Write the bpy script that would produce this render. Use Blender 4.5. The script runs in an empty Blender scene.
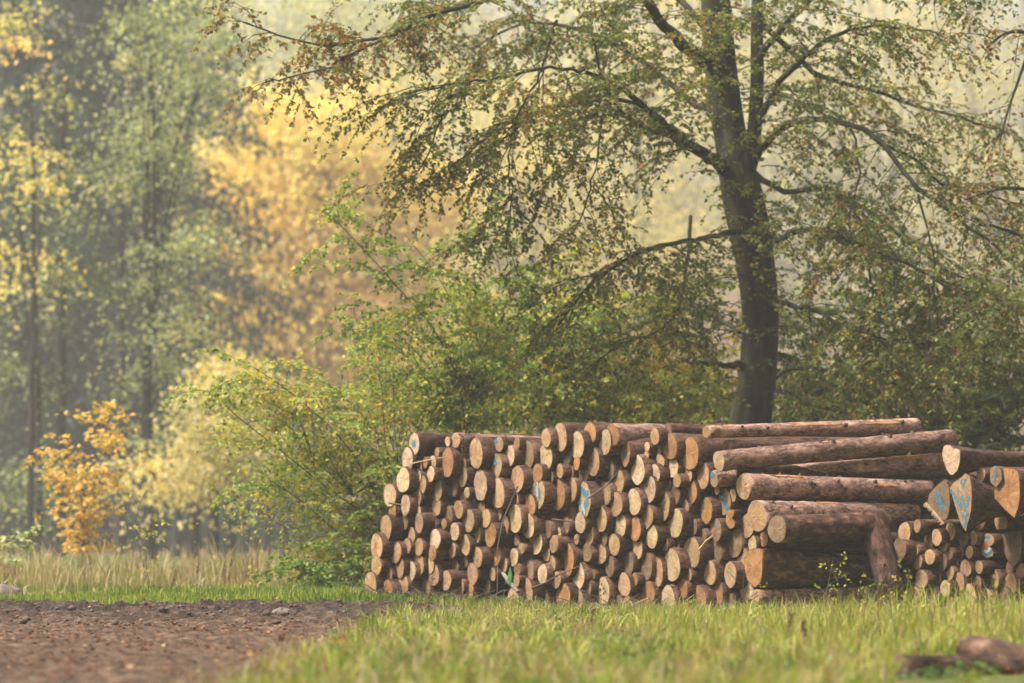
import bpy, math, random
import numpy as np
from mathutils import Vector, Matrix

random.seed(7)
RNG = np.random.default_rng(11)
SC = bpy.context.scene
COL = SC.collection

# ------------------------------------------------------------------ camera
LENS = 135.0
FPX = LENS / 36.0 * 1024
HOR = 539.0
CAMH = 0.75
PITCH = math.atan((HOR - 341.5) / FPX)
cam_d = bpy.data.cameras.new("camera")
cam = bpy.data.objects.new("camera", cam_d)
COL.objects.link(cam)
cam.location = (0, 0, CAMH)
cam.rotation_euler = (math.pi / 2 + PITCH, 0, 0)
cam_d.lens = LENS
cam_d.sensor_width = 36
cam_d.clip_start = 0.5
cam_d.clip_end = 3000
cam_d.dof.use_dof = True
cam_d.dof.focus_distance = 35.5
cam_d.dof.aperture_fstop = 2.0
SC.camera = cam

# ------------------------------------------------------------------ sky, sun, exposure
SUN_EL, SUN_AZ = math.radians(56), math.radians(-112)   # azimuth from +Y towards +X
world = bpy.data.worlds.new("World")
SC.world = world
world.use_nodes = True
wn, wl = world.node_tree.nodes, world.node_tree.links
wn.clear()
sky = wn.new("ShaderNodeTexSky")
sky.sky_type = 'NISHITA'
sky.sun_disc = False
sky.sun_elevation = SUN_EL
sky.sun_rotation = SUN_AZ
sky.dust_density = 6
sky.air_density = 1
sky.ozone_density = 0.5
hs = wn.new("ShaderNodeHueSaturation")
hs.inputs['Saturation'].default_value = 0.25
tint = wn.new("ShaderNodeMix")
tint.data_type = 'RGBA'
tint.blend_type = 'MULTIPLY'
tint.inputs[0].default_value = 1
tint.inputs[7].default_value = (1.0, 0.98, 0.97, 1)
bg = wn.new("ShaderNodeBackground")
bg.inputs['Strength'].default_value = 0.085
wo = wn.new("ShaderNodeOutputWorld")
wl.new(sky.outputs[0], hs.inputs['Color'])
wl.new(hs.outputs[0], tint.inputs[6])
wl.new(tint.outputs[2], bg.inputs['Color'])
wl.new(bg.outputs[0], wo.inputs['Surface'])

sun_d = bpy.data.lights.new("sun", 'SUN')
sun_d.energy = 2.3
sun_d.angle = math.radians(10)
sun_d.color = (1.0, 0.95, 0.88)
sun = bpy.data.objects.new("sun", sun_d)
COL.objects.link(sun)
sd = Vector((math.sin(SUN_AZ) * math.cos(SUN_EL), math.cos(SUN_AZ) * math.cos(SUN_EL), math.sin(SUN_EL)))
sun.rotation_euler = sd.to_track_quat('Z', 'Y').to_euler()
sun.location = (0, 0, 60)

SC.view_settings.view_transform = 'Standard'
SC.view_settings.look = 'None'
SC.view_settings.gamma = 1
SC.view_settings.exposure = 1.62
SC.view_settings.use_curve_mapping = False
SC.render.engine = 'CYCLES'
cy = SC.cycles
cy.max_bounces = 5
cy.diffuse_bounces = 3
cy.glossy_bounces = 1
cy.transmission_bounces = 3
cy.volume_bounces = 1
cy.transparent_max_bounces = 6
cy.use_denoising = True
cy.denoiser = 'OPENIMAGEDENOISE'
cy.sample_clamp_indirect = 4
cy.use_adaptive_sampling = True
cy.adaptive_threshold = 0.02

# ------------------------------------------------------------------ helpers
CP, SP = math.cos(PITCH), math.sin(PITCH)


def P(px, py, Y):
    """World point at depth Y seen at pixel px, py of the photograph."""
    dx = (px - 512.0) / FPX
    dy = (341.5 - py) / FPX
    d = Vector((dx, CP - dy * SP, SP + dy * CP))
    k = Y / d.y
    return Vector((d.x * k, Y, CAMH + d.z * k))


def snoise(x, y, s=1.0, seed=0.0):
    x = np.asarray(x) / s + seed * 3.7
    y = np.asarray(y) / s - seed * 1.9
    return (np.sin(1.3 * x + 0.7 * y + 1.1) + np.sin(-0.9 * x + 1.7 * y + 2.3) + np.sin(2.3 * x - 1.1 * y + 0.5) * 0.6
            + np.sin(3.1 * x + 2.9 * y + 4.0) * 0.4) / 3.0


def mesh_from(name, verts, faces, attrs=None, smooth=False, mat_idx=None):
    verts = np.asarray(verts, dtype=np.float32)
    me = bpy.data.meshes.new(name)
    if isinstance(faces, np.ndarray):
        n, k = faces.shape
        me.vertices.add(len(verts))
        me.vertices.foreach_set("co", verts.ravel())
        me.loops.add(n * k)
        me.loops.foreach_set("vertex_index", faces.astype(np.int32).ravel())
        me.polygons.add(n)
        me.polygons.foreach_set("loop_start", np.arange(0, n * k, k, dtype=np.int32))
        me.update(calc_edges=True)
    else:
        me.from_pydata([tuple(v) for v in verts], [], faces)
        me.update()
        n = len(faces)
    if smooth:
        me.polygons.foreach_set("use_smooth", np.ones(n, dtype=bool))
    if mat_idx is not None:
        me.polygons.foreach_set("material_index", np.asarray(mat_idx, dtype=np.int32))
    for k, v in (attrs or {}).items():
        a = me.attributes.new(k, 'FLOAT', 'POINT')
        a.data.foreach_set("value", np.asarray(v, dtype=np.float32))
    return me


def link(name, me, mats, parent=None):
    o = bpy.data.objects.new(name, me)
    COL.objects.link(o)
    for m in (mats if isinstance(mats, (list, tuple)) else [mats]):
        me.materials.append(m)
    if parent is not None:
        o.parent = parent
    return o


def tag(o, label, cat=None, group=None, kind=None):
    if label:
        o["label"] = label
    if cat:
        o["category"] = cat
    if group:
        o["group"] = group
    if kind:
        o["kind"] = kind
    return o


def empty(name, loc):
    o = bpy.data.objects.new(name, None)
    COL.objects.link(o)
    o.location = loc
    o.empty_display_size = 0.2
    return o


class Wood:
    """Collects tapering tubes into one mesh."""

    def __init__(self):
        self.v, self.f, self.n = [], [], 0

    def tube(self, pts, rad, seg=6, rough=0.0):
        pts = np.asarray([tuple(p) for p in pts], dtype=float)
        m = len(pts)
        t = np.gradient(pts, axis=0)
        t /= np.linalg.norm(t, axis=1, keepdims=True) + 1e-9
        ref = np.array([0.31, 0.2, 0.93]) if abs(t[0, 2]) < 0.8 else np.array([1.0, 0.1, 0.0])
        u = np.cross(t, ref)
        u /= np.linalg.norm(u, axis=1, keepdims=True) + 1e-9
        w = np.cross(t, u)
        a = np.linspace(0, 2 * np.pi, seg, endpoint=False)
        r = np.asarray(rad, dtype=float)[:, None] * np.ones((1, seg))
        if rough:
            ph = RNG.uniform(0, 6.28, 3)
            r *= 1 + rough * (np.sin(2 * a + ph[0]) + 0.7 * np.sin(3 * a + ph[1] + np.arange(m)[:, None] * 0.4) + 0.5 * np.sin(5 * a + ph[2]))
        ring = pts[:, None, :] + r[..., None] * (np.cos(a)[None, :, None] * u[:, None, :] + np.sin(a)[None, :, None] * w[:, None, :])
        self.v.append(ring.reshape(-1, 3))
        i = np.arange(m - 1)[:, None] * seg
        j = np.arange(seg)[None, :]
        j2 = (j + 1) % seg
        f = np.stack([i + j, i + j2, i + seg + j2, i + seg + j], axis=-1).reshape(-1, 4) + self.n
        self.f.append(f)
        self.n += m * seg

    def mesh(self, name):
        return mesh_from(name, np.concatenate(self.v), np.concatenate(self.f), smooth=True)


class Leaves:
    """Collects leaf blades (two triangles folded along the midrib)."""

    def __init__(self):
        self.c, self.d, self.s, self.t, self.up = [], [], [], [], []

    def add(self, c, d, s, t, up):
        self.c.append(c)
        self.d.append(d)
        self.s.append(s)
        self.t.append(t)
        self.up.append(up)

    def mesh(self, name, aspect=0.62):
        c = np.concatenate(self.c)
        d = np.concatenate(self.d)
        s = np.concatenate(self.s)
        t = np.concatenate(self.t)
        up = np.concatenate(self.up)
        d = d / (np.linalg.norm(d, axis=1, keepdims=True) + 1e-9)
        side = np.cross(d, up)
        side /= np.linalg.norm(side, axis=1, keepdims=True) + 1e-9
        nn = np.cross(side, d)
        s1 = s[:, None]
        a = c
        b = c + d * s1 * 0.5 + side * s1 * aspect * 0.5 + nn * s1 * 0.08
        e = c + d * s1 - nn * s1 * 0.1
        g = c + d * s1 * 0.5 - side * s1 * aspect * 0.5 + nn * s1 * 0.08
        v = np.stack([a, b, e, g], axis=1).reshape(-1, 3)
        n = len(c)
        base = np.arange(n)[:, None] * 4
        f = base + np.array([[0, 1, 2, 3]])
        return mesh_from(name, v, f.astype(np.int32), {"tint": np.repeat(t, 4)})


def unit(v):
    return v / (np.linalg.norm(v, axis=-1, keepdims=True) + 1e-9)


# ------------------------------------------------------------------ materials
def nmat(name):
    m = bpy.data.materials.new(name)
    m.use_nodes = True
    nt = m.node_tree
    nt.nodes.clear()
    return m, nt.nodes, nt.links


def ramp(n, stops):
    r = n.new("ShaderNodeValToRGB")
    e = r.color_ramp.elements
    while len(e) < len(stops):
        e.new(0.5)
    for k, (p, c) in enumerate(stops):
        e[k].position = p
        e[k].color = (*c, 1)
    return r


def mix(n, l, a, b, fac, mode='MIX'):
    m = n.new("ShaderNodeMix")
    m.data_type = 'RGBA'
    m.blend_type = mode
    for sock, val in ((m.inputs[0], fac), (m.inputs[6], a), (m.inputs[7], b)):
        if isinstance(val, bpy.types.NodeSocket):
            l.new(val, sock)
        elif isinstance(val, tuple):
            sock.default_value = (*val, 1)
        else:
            sock.default_value = val
    return m.outputs[2]


def noise(n, l, vec, scale, detail=4, rough=0.6, dist=0.0):
    t = n.new("ShaderNodeTexNoise")
    t.inputs['Scale'].default_value = scale
    t.inputs['Detail'].default_value = detail
    t.inputs['Roughness'].default_value = rough
    t.inputs['Distortion'].default_value = dist
    if vec is not None:
        l.new(vec, t.inputs['Vector'])
    return t.outputs['Fac']


def mathn(n, l, op, a, b=None, c=None, clamp=False):
    m = n.new("ShaderNodeMath")
    m.operation = op
    m.use_clamp = clamp
    for k, v in enumerate((a, b, c)):
        if v is None:
            continue
        if isinstance(v, bpy.types.NodeSocket):
            l.new(v, m.inputs[k])
        else:
            m.inputs[k].default_value = v
    return m.outputs[0]


def finish(m, n, l, color, rough=0.85, bump=None, bump_s=0.3, bump_d=0.01, spec=0.25):
    p = n.new("ShaderNodeBsdfPrincipled")
    if isinstance(color, tuple):
        p.inputs['Base Color'].default_value = (*color, 1)
    else:
        l.new(color, p.inputs['Base Color'])
    p.inputs['Roughness'].default_value = rough
    p.inputs['Specular IOR Level'].default_value = spec
    if bump is not None:
        b = n.new("ShaderNodeBump")
        b.inputs['Strength'].default_value = bump_s
        b.inputs['Distance'].default_value = bump_d
        l.new(bump, b.inputs['Height'])
        l.new(b.outputs[0], p.inputs['Normal'])
    o = n.new("ShaderNodeOutputMaterial")
    l.new(p.outputs[0], o.inputs['Surface'])
    return m


def leaf_mat(name, stops, trans=0.45):
    m, n, l = nmat(name)
    a = n.new("ShaderNodeAttribute")
    a.attribute_name = "tint"
    r = ramp(n, stops)
    l.new(a.outputs['Fac'], r.inputs[0])
    d = n.new("ShaderNodeBsdfDiffuse")
    t = n.new("ShaderNodeBsdfTranslucent")
    g = n.new("ShaderNodeBsdfGlossy")
    g.inputs['Roughness'].default_value = 0.55
    l.new(r.outputs[0], d.inputs['Color'])
    tc = mix(n, l, r.outputs[0], (1.2, 1.2, 0.6), 1.0, 'MULTIPLY')
    l.new(tc, t.inputs['Color'])
    s = n.new("ShaderNodeMixShader")
    s.inputs[0].default_value = trans
    l.new(d.outputs[0], s.inputs[1])
    l.new(t.outputs[0], s.inputs[2])
    s2 = n.new("ShaderNodeMixShader")
    s2.inputs[0].default_value = 0.02
    l.new(s.outputs[0], s2.inputs[1])
    l.new(g.outputs[0], s2.inputs[2])
    o = n.new("ShaderNodeOutputMaterial")
    l.new(s2.outputs[0], o.inputs['Surface'])
    return m


M = {}
M['beech_leaf'] = leaf_mat("beech_leaf", [(0, (.06, .085, .02)), (.35, (.12, .15, .03)), (.62, (.22, .23, .05)), (.78, (.42, .32, .06)), (.9, (.28, .11, .03)), (1, (.13, .05, .03))])
M['shrub_leaf'] = leaf_mat("shrub_leaf", [(0, (.08, .15, .04)), (.35, (.19, .28, .06)), (.6, (.38, .42, .09)), (.82, (.62, .50, .09)), (1, (.60, .32, .06))])
M['bramble_leaf'] = leaf_mat("bramble_leaf", [(0, (.05, .10, .025)), (.5, (.12, .20, .04)), (1, (.28, .30, .06))])
M['under_leaf'] = leaf_mat("under_leaf", [(0, (.06, .10, .03)), (.5, (.14, .19, .05)), (.8, (.30, .30, .07)), (1, (.46, .32, .08))])
M['golden_leaf'] = leaf_mat("golden_leaf", [(0, (.40, .38, .14)), (.4, (.76, .62, .24)), (.75, (.86, .69, .28)), (1, (.84, .54, .20))], trans=.58)
M['orange_leaf'] = leaf_mat("orange_leaf", [(0, (.42, .34, .10)), (.4, (.70, .47, .12)), (1, (.70, .36, .09))])
M['pale_leaf'] = leaf_mat("pale_leaf", [(0, (.08, .11, .05)), (.4, (.24, .28, .13)), (.8, (.55, .55, .29)), (1, (.62, .54, .26))])
M['spruce_leaf'] = leaf_mat("spruce_leaf", [(0, (.018, .03, .016)), (.6, (.036, .055, .028)), (1, (.08, .10, .05))], trans=.15)
M['olive_leaf'] = leaf_mat("olive_leaf", [(0, (.22, .21, .10)), (.5, (.48, .43, .20)), (1, (.72, .58, .28))], trans=.55)
M['far_leaf'] = leaf_mat("far_leaf", [(0, (.24, .24, .17)), (.5, (.44, .42, .30)), (1, (.62, .55, .36))], trans=.5)  # pale greyed tones: part of the distance mist is put into the colour
M['grass_blade'] = leaf_mat("grass_blade", [(0, (.045, .095, .015)), (.35, (.16, .23, .03)), (.62, (.36, .38, .06)), (.85, (.50, .39, .15)), (1, (.24, .13, .06))], trans=.3)
M['straw'] = leaf_mat("straw", [(0, (.09, .14, .03)), (.3, (.24, .23, .08)), (.7, (.44, .35, .19)), (1, (.24, .12, .07))], trans=.3)
M['litter'] = leaf_mat("litter", [(0, (.05, .022, .014)), (.5, (.15, .055, .03)), (.85, (.26, .12, .055)), (1, (.42, .28, .15))], trans=.1)
M['weed'] = leaf_mat("weed", [(0, (.12, .05, .03)), (1, (.22, .11, .06))], trans=.1)


def bark_mat(name, c1, c2, c3, moss=0.0, sc=6.0, axial=False, vary=True, bumpd=.012, c4=None):
    m, n, l = nmat(name)
    tc = n.new("ShaderNodeTexCoord")
    mp = n.new("ShaderNodeMapping")
    mp.inputs['Scale'].default_value = (0.5, 1, 1) if axial else (1, 1, 0.3)
    l.new(tc.outputs['Object'], mp.inputs['Vector'])
    v = mp.outputs[0]
    if vary:
        oi = n.new("ShaderNodeObjectInfo")
        va = n.new("ShaderNodeVectorMath")
        va.operation = 'ADD'
        l.new(v, va.inputs[0])
        rr = mathn(n, l, 'MULTIPLY', oi.outputs['Random'], 40.0)
        l.new(rr, va.inputs[1])
        v = va.outputs[0]
    big = noise(n, l, v, sc, 5, .65)
    fine = noise(n, l, v, sc * 7, 4, .7)
    r = ramp(n, [(.32, c1), (.5, c2), (.68, c3)])
    l.new(big, r.inputs[0])
    col = mix(n, l, r.outputs[0], (.55, .5, .48), mathn(n, l, 'MULTIPLY', mathn(n, l, 'GREATER_THAN', fine, .6), .55), 'MULTIPLY')
    if c4:
        lic = noise(n, l, v, sc * 4.5, 4, .65, .3)
        rl = ramp(n, [(.48, (0, 0, 0)), (.64, (1, 1, 1))])
        l.new(lic, rl.inputs[0])
        col = mix(n, l, col, c4, mathn(n, l, 'MULTIPLY', rl.outputs[0], .45))
    if moss:
        ms = noise(n, l, tc.outputs['Object'], 2.2, 4, .6)
        rm = ramp(n, [(.45, (0, 0, 0)), (.62, (1, 1, 1))])
        l.new(ms, rm.inputs[0])
        col = mix(n, l, col, (.055, .062, .02), mathn(n, l, 'MULTIPLY', rm.outputs[0], moss))
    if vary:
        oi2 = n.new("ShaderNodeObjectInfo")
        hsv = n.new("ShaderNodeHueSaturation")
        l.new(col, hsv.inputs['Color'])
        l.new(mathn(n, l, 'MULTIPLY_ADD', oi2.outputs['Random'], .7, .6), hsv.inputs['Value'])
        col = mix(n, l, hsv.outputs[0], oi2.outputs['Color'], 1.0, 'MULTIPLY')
    h = mathn(n, l, 'ADD', big, mathn(n, l, 'MULTIPLY', fine, .5))
    return finish(m, n, l, col, .9, h, .8, bumpd, .15)


M['spruce_bark'] = bark_mat("spruce_bark", (.020, .011, .008), (.115, .068, .050), (.28, .195, .155), axial=True, sc=9, c4=(.40, .31, .26))
M['rough_bark'] = bark_mat("rough_bark", (.015, .01, .008), (.05, .031, .024), (.15, .10, .08), axial=True, sc=14, bumpd=.03)
M['beech_bark'] = bark_mat("beech_bark", (.010, .008, .006), (.028, .023, .017), (.075, .066, .048), moss=.45, sc=4.5, vary=False)
M['tree_bark'] = bark_mat("tree_bark", (.014, .012, .010), (.03, .025, .02), (.05, .044, .036), moss=.1, sc=2.0)
M['twig_bark'] = bark_mat("twig_bark", (.06, .045, .035), (.11, .085, .065), (.16, .13, .10), sc=4, vary=False)


def cut_mat():
    m, n, l = nmat("cut_wood")
    tc = n.new("ShaderNodeTexCoord")
    oi = n.new("ShaderNodeObjectInfo")
    sep = n.new("ShaderNodeSeparateXYZ")
    l.new(tc.outputs['Object'], sep.inputs[0])
    off = n.new("ShaderNodeVectorMath")
    off.operation = 'ADD'
    l.new(tc.outputs['Object'], off.inputs[0])
    l.new(mathn(n, l, 'MULTIPLY', oi.outputs['Random'], 60.0), off.inputs[1])
    v = off.outputs[0]
    w = noise(n, l, v, 14, 3, .5)
    rad = mathn(n, l, 'SQRT', mathn(n, l, 'ADD', mathn(n, l, 'MULTIPLY', sep.outputs[1], sep.outputs[1]),
                                    mathn(n, l, 'MULTIPLY', sep.outputs[2], sep.outputs[2])))
    rr = mathn(n, l, 'ADD', rad, mathn(n, l, 'MULTIPLY', w, .045))
    rings = mathn(n, l, 'MULTIPLY_ADD', mathn(n, l, 'SINE', mathn(n, l, 'MULTIPLY', rr, 520.0)), .5, .5)
    broad = mathn(n, l, 'MULTIPLY_ADD', mathn(n, l, 'SINE', mathn(n, l, 'MULTIPLY', rr, 110.0)), .5, .5)
    c = mix(n, l, oi.outputs['Color'], (.68, .52, .36), mathn(n, l, 'MULTIPLY', rings, .22), 'MULTIPLY')
    c = mix(n, l, c, (.78, .62, .46), mathn(n, l, 'MULTIPLY', broad, .25), 'MULTIPLY')
    # heart darker and more orange on some
    hr = ramp(n, [(.0, (1, 1, 1)), (.055, (.6, .6, .6)), (.085, (0, 0, 0))])
    l.new(rr, hr.inputs[0])
    hf = mathn(n, l, 'MULTIPLY', hr.outputs[0], mathn(n, l, 'MULTIPLY', oi.outputs['Random'], .6))
    c = mix(n, l, c, (.80, .52, .30), hf, 'MULTIPLY')
    st = noise(n, l, v, 9, 5, .7)
    rs = ramp(n, [(.42, (0, 0, 0)), (.66, (1, 1, 1))])
    l.new(st, rs.inputs[0])
    c = mix(n, l, c, (.45, .36, .27), mathn(n, l, 'MULTIPLY', rs.outputs[0], .75), 'MULTIPLY')
    sp = noise(n, l, v, 90, 2, .6)
    c = mix(n, l, c, (.55, .42, .3), mathn(n, l, 'MULTIPLY', mathn(n, l, 'GREATER_THAN', sp, .62), .35), 'MULTIPLY')
    # drying cracks that run out from the heart
    ang = mathn(n, l, 'ARCTAN2', sep.outputs[2], sep.outputs[1])
    cb = n.new("ShaderNodeCombineXYZ")
    l.new(mathn(n, l, 'MULTIPLY', ang, 3.2), cb.inputs[0])
    l.new(mathn(n, l, 'MULTIPLY', rad, 3.0), cb.inputs[1])
    l.new(mathn(n, l, 'MULTIPLY', oi.outputs['Random'], 90.0), cb.inputs[2])
    ck = noise(n, l, cb.outputs[0], 1.6, 2, .5)
    ckm = mathn(n, l, 'LESS_THAN', mathn(n, l, 'ABSOLUTE', mathn(n, l, 'SUBTRACT', ck, .5)), .012)
    c = mix(n, l, c, (.40, .30, .22), mathn(n, l, 'MULTIPLY', ckm, .8), 'MULTIPLY')
    mp = n.new("ShaderNodeMapping")
    mp.inputs['Scale'].default_value = (1, 10, 90)
    mp.inputs['Rotation'].default_value = (.5, 0, 0)
    l.new(v, mp.inputs['Vector'])
    saw = noise(n, l, mp.outputs[0], 1, 3, .6)
    return finish(m, n, l, c, .8, mathn(n, l, 'ADD', saw, mathn(n, l, 'MULTIPLY', rings, .4)), .35, .006, .2)


M['cut_wood'] = cut_mat()


def plain(name, c, c2=None, sc=12, rough=.8, thr=(.4, .6)):
    m, n, l = nmat(name)
    tc = n.new("ShaderNodeTexCoord")
    f = noise(n, l, tc.outputs['Object'], sc, 4, .65)
    r = ramp(n, [(thr[0], c), (thr[1], c2 or tuple(x * .7 for x in c))])
    l.new(f, r.inputs[0])
    return finish(m, n, l, r.outputs[0], rough, f, .4, .01)


M['blue_paint'] = plain("blue_paint", (.02, .17, .28), (.07, .24, .32), 60, .5)
M['pale_paint'] = plain("pale_paint", (.50, .66, .68), (.62, .60, .48), 60, .5)
def worn_paint(name, c):
    m, n, l = nmat(name)
    tc = n.new("ShaderNodeTexCoord")
    f = noise(n, l, tc.outputs['Object'], 130, 4, .7)
    p = n.new("ShaderNodeBsdfPrincipled")
    p.inputs['Base Color'].default_value = (*c, 1)
    p.inputs['Roughness'].default_value = .6
    t = n.new("ShaderNodeBsdfTransparent")
    mx = n.new("ShaderNodeMixShader")
    r = ramp(n, [(.28, (0, 0, 0)), (.56, (1, 1, 1))])
    l.new(f, r.inputs[0])
    l.new(r.outputs[0], mx.inputs[0])
    l.new(t.outputs[0], mx.inputs[1])
    l.new(p.outputs[0], mx.inputs[2])
    o = n.new("ShaderNodeOutputMaterial")
    l.new(mx.outputs[0], o.inputs['Surface'])
    return m


M['blue_paint'] = worn_paint("blue_paint", (.035, .19, .28))
M['pale_paint'] = worn_paint("pale_paint", (.36, .46, .46))
M['red_paint'] = plain("red_paint", (.55, .06, .04), (.42, .08, .05), 60, .5)
M['torn_wood'] = plain("torn_wood", (.52, .25, .09), (.30, .13, .06), 22, .7)
M['knot'] = plain("knot", (.045, .028, .02), (.09, .05, .035), 40)
M['stone'] = plain("stone", (.21, .165, .14), (.11, .09, .075), 8)
M['splinter'] = plain("splinter", (.55, .40, .24), (.38, .25, .14), 20)
M['fresh_leaf'] = plain("fresh_leaf", (.02, .08, .01), (.03, .11, .015), 20)

# ------------------------------------------------------------------ terrain
def terrain(x, y):
    x = np.asarray(x, dtype=float)
    y = np.asarray(y, dtype=float)
    z = 0.02 * snoise(x, y, 1.6, 1) + 0.012 * snoise(x, y, .45, 2)
    z = z + 0.13 * np.exp(-((x + 1.8) / 2.2) ** 2 - ((y - 41.8) / 2.4) ** 2)
    z = z + 0.10 / (1 + np.exp(-(y - 44) / 1.5))
    z = z + np.clip((y - 60) * .004, 0, 2.5) + np.clip(y - 185, 0, 320) * .18 * np.clip((y - 185) / 60, 0, 1)
    return z


def tz(x, y):
    return float(terrain(x, y))


xs = np.concatenate([np.linspace(-400, -40, 14), np.linspace(-36, -12, 16), np.linspace(-11, 14, 180), np.linspace(15, 40, 16), np.linspace(46, 400, 14)])
ys = np.concatenate([np.linspace(-60, 8, 14), np.linspace(10, 52, 260), np.linspace(54, 120, 50), np.linspace(126, 520, 60), np.linspace(560, 900, 8)])
X, Yg = np.meshgrid(xs, ys)
Z = terrain(X, Yg)
nx, ny = len(xs), len(ys)
vid = np.arange(nx * ny).reshape(ny, nx)
gf = np.stack([vid[:-1, :-1], vid[:-1, 1:], vid[1:, 1:], vid[1:, :-1]], -1).reshape(-1, 4)
forest = 1 / (1 + np.exp(-(Yg - 112 + 2 * snoise(X, Yg, 3, 5)) / 1.2))
me = mesh_from("ground", np.stack([X, Yg, Z], -1).reshape(-1, 3), gf, {"forest": forest.ravel()}, smooth=True)


def ground_mat():
    m, n, l = nmat("ground_soil")
    tc = n.new("ShaderNodeTexCoord")
    v = tc.outputs['Object']
    a = n.new("ShaderNodeAttribute")
    a.attribute_name = "forest"
    n1 = noise(n, l, v, 3, 6, .7)
    r1 = ramp(n, [(.35, (.06, .07, .02)), (.55, (.11, .12, .035)), (.7, (.17, .14, .06))])
    l.new(n1, r1.inputs[0])
    n2 = noise(n, l, v, 8, 6, .75)
    r2 = ramp(n, [(.35, (.05, .03, .02)), (.55, (.13, .08, .04)), (.7, (.24, .15, .07))])
    l.new(n2, r2.inputs[0])
    c = mix(n, l, r1.outputs[0], r2.outputs[0], a.outputs['Fac'])
    return finish(m, n, l, c, .95, n2, .7, .03, .1)


tag(link("ground", me, ground_mat()), None, kind="structure")


def grass_edge(y):
    """x of the verge's left edge at depth y."""
    return np.interp(y, [10, 20, 24, 28.5, 32, 35.0, 36.6, 38.2, 39.6], [-1.8, -1.45, -1.42, -1.33, -1.22, -1.1, -.95, -.5, .6]) \
        + .10 * snoise(y, y * 0, .5, 3) + .06 * np.sin(y * 7.1)


def far_edge(x):
    return 39.3 + .25 * snoise(x, x * 0, 1.1, 4) + np.interp(x, [-8, -2, -1, 0.8, 2.5], [.3, .2, .3, -.4, -1.2])


# dirt track
txs = np.arange(-9.0, 2.6, .045)
tys = np.arange(12.0, 41.0, .07)
TX, TY = np.meshgrid(txs, tys)
inside = np.minimum(grass_edge(TY) - TX, (far_edge(TX) - TY))
edge = np.clip(inside / .5, 0, 1)
lump = .022 * snoise(TX, TY, .16, 6) + .018 * snoise(TX, TY, .07, 8) + .02 * RNG.random(TX.shape) * (snoise(TX, TY, .4, 9) > .1)
ridge = .09 * np.exp(-((TY - 37.6 - .25 * snoise(TX, TY * 0, .8, 2)) / .5) ** 2) + .07 * np.exp(-((TY - 34.2 - .3 * snoise(TX, TY * 0, 1.1, 7)) / .4) ** 2) \
    - .05 * np.exp(-((TY - 36.0) / .5) ** 2) + .035 * np.exp(-((TY - 30.5 - .3 * snoise(TX, TY * 0, .9, 3)) / .5) ** 2)
rough_amt = 0.8 + .5 * np.clip((TY - 31) / 3, 0, 1)
TZ = terrain(TX, TY) + np.where(inside > 0, .006 + edge * (.012 + lump * rough_amt * (1 + .6 * np.clip((TY - 33) / 2, 0, 1)) + ridge), -.03)
vid = np.arange(TX.size).reshape(TX.shape)
tf = np.stack([vid[:-1, :-1], vid[:-1, 1:], vid[1:, 1:], vid[1:, :-1]], -1).reshape(-1, 4)
keep = (inside > -.15)
tf = tf[keep.ravel()[tf].all(axis=1)]
used = np.unique(tf)
remap = -np.ones(TX.size, dtype=np.int64)
remap[used] = np.arange(len(used))
tv = np.stack([TX, TY, TZ], -1).reshape(-1, 3)[used]
me = mesh_from("dirt_track", tv, remap[tf], {"mud": np.clip((TY.ravel()[used] - 32.5) / 3, 0, 1)}, smooth=True)


def track_mat():
    m, n, l = nmat("track_soil")
    tc = n.new("ShaderNodeTexCoord")
    v = tc.outputs['Object']
    a = n.new("ShaderNodeAttribute")
    a.attribute_name = "mud"
    n1 = noise(n, l, v, 9, 7, .75)
    r1 = ramp(n, [(.36, (.026, .015, .009)), (.5, (.085, .049, .029)), (.64, (.21, .14, .092))])
    l.new(n1, r1.inputs[0])
    r2 = ramp(n, [(.34, (.009, .006, .0045)), (.5, (.033, .021, .016)), (.68, (.10, .07, .055))])
    l.new(n1, r2.inputs[0])
    c = mix(n, l, r1.outputs[0], r2.outputs[0], mathn(n, l, 'MULTIPLY', a.outputs['Fac'], .85))
    st = noise(n, l, v, 45, 3, .6)
    c = mix(n, l, c, (.24, .18, .14), mathn(n, l, 'MULTIPLY', mathn(n, l, 'GREATER_THAN', st, .64), .6))
    return finish(m, n, l, c, .9, mathn(n, l, 'ADD', n1, st), .8, .03, .2)


tag(link("dirt_track", me, track_mat()), None, kind="structure")

# ------------------------------------------------------------------ haze
def haze_box():
    x0, x1, y0, y1, z0, z1 = -330, 330, -60, 560, -1.6, 96
    v = [(x0, y0, z0), (x1, y0, z0), (x1, y1, z0), (x0, y1, z0), (x0, y0, z1), (x1, y0, z1), (x1, y1, z1), (x0, y1, z1)]
    f = [(0, 3, 2, 1), (4, 5, 6, 7), (0, 1, 5, 4), (1, 2, 6, 5), (2, 3, 7, 6), (3, 0, 4, 7)]
    m, n, l = nmat("haze")
    pv = n.new("ShaderNodeVolumePrincipled")
    pv.inputs['Color'].default_value = (.97, .96, .94, 1)
    pv.inputs['Density'].default_value = 0.00092
    pv.inputs['Anisotropy'].default_value = 0.0
    o = n.new("ShaderNodeOutputMaterial")
    l.new(pv.outputs[0], o.inputs['Volume'])
    h = link("haze", mesh_from("haze", v, f), m)
    tag(h, None, kind="stuff")


haze_box()

# ------------------------------------------------------------------ logs
PHI = math.radians(61)
AX = Vector((math.sin(PHI), math.cos(PHI), 0))
TPSI = math.tan(math.radians(32))
SEG = 22
LOGS = []


def face_depth(px, corner_px=745, corner_y=38.6):
    """Depth at which the ragged front of the pile stands behind pixel column px."""
    k = (px - 512) / FPX
    xc = (corner_px - 512) / FPX * corner_y
    return (corner_y + TPSI * xc) / (1 + TPSI * k)


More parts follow.
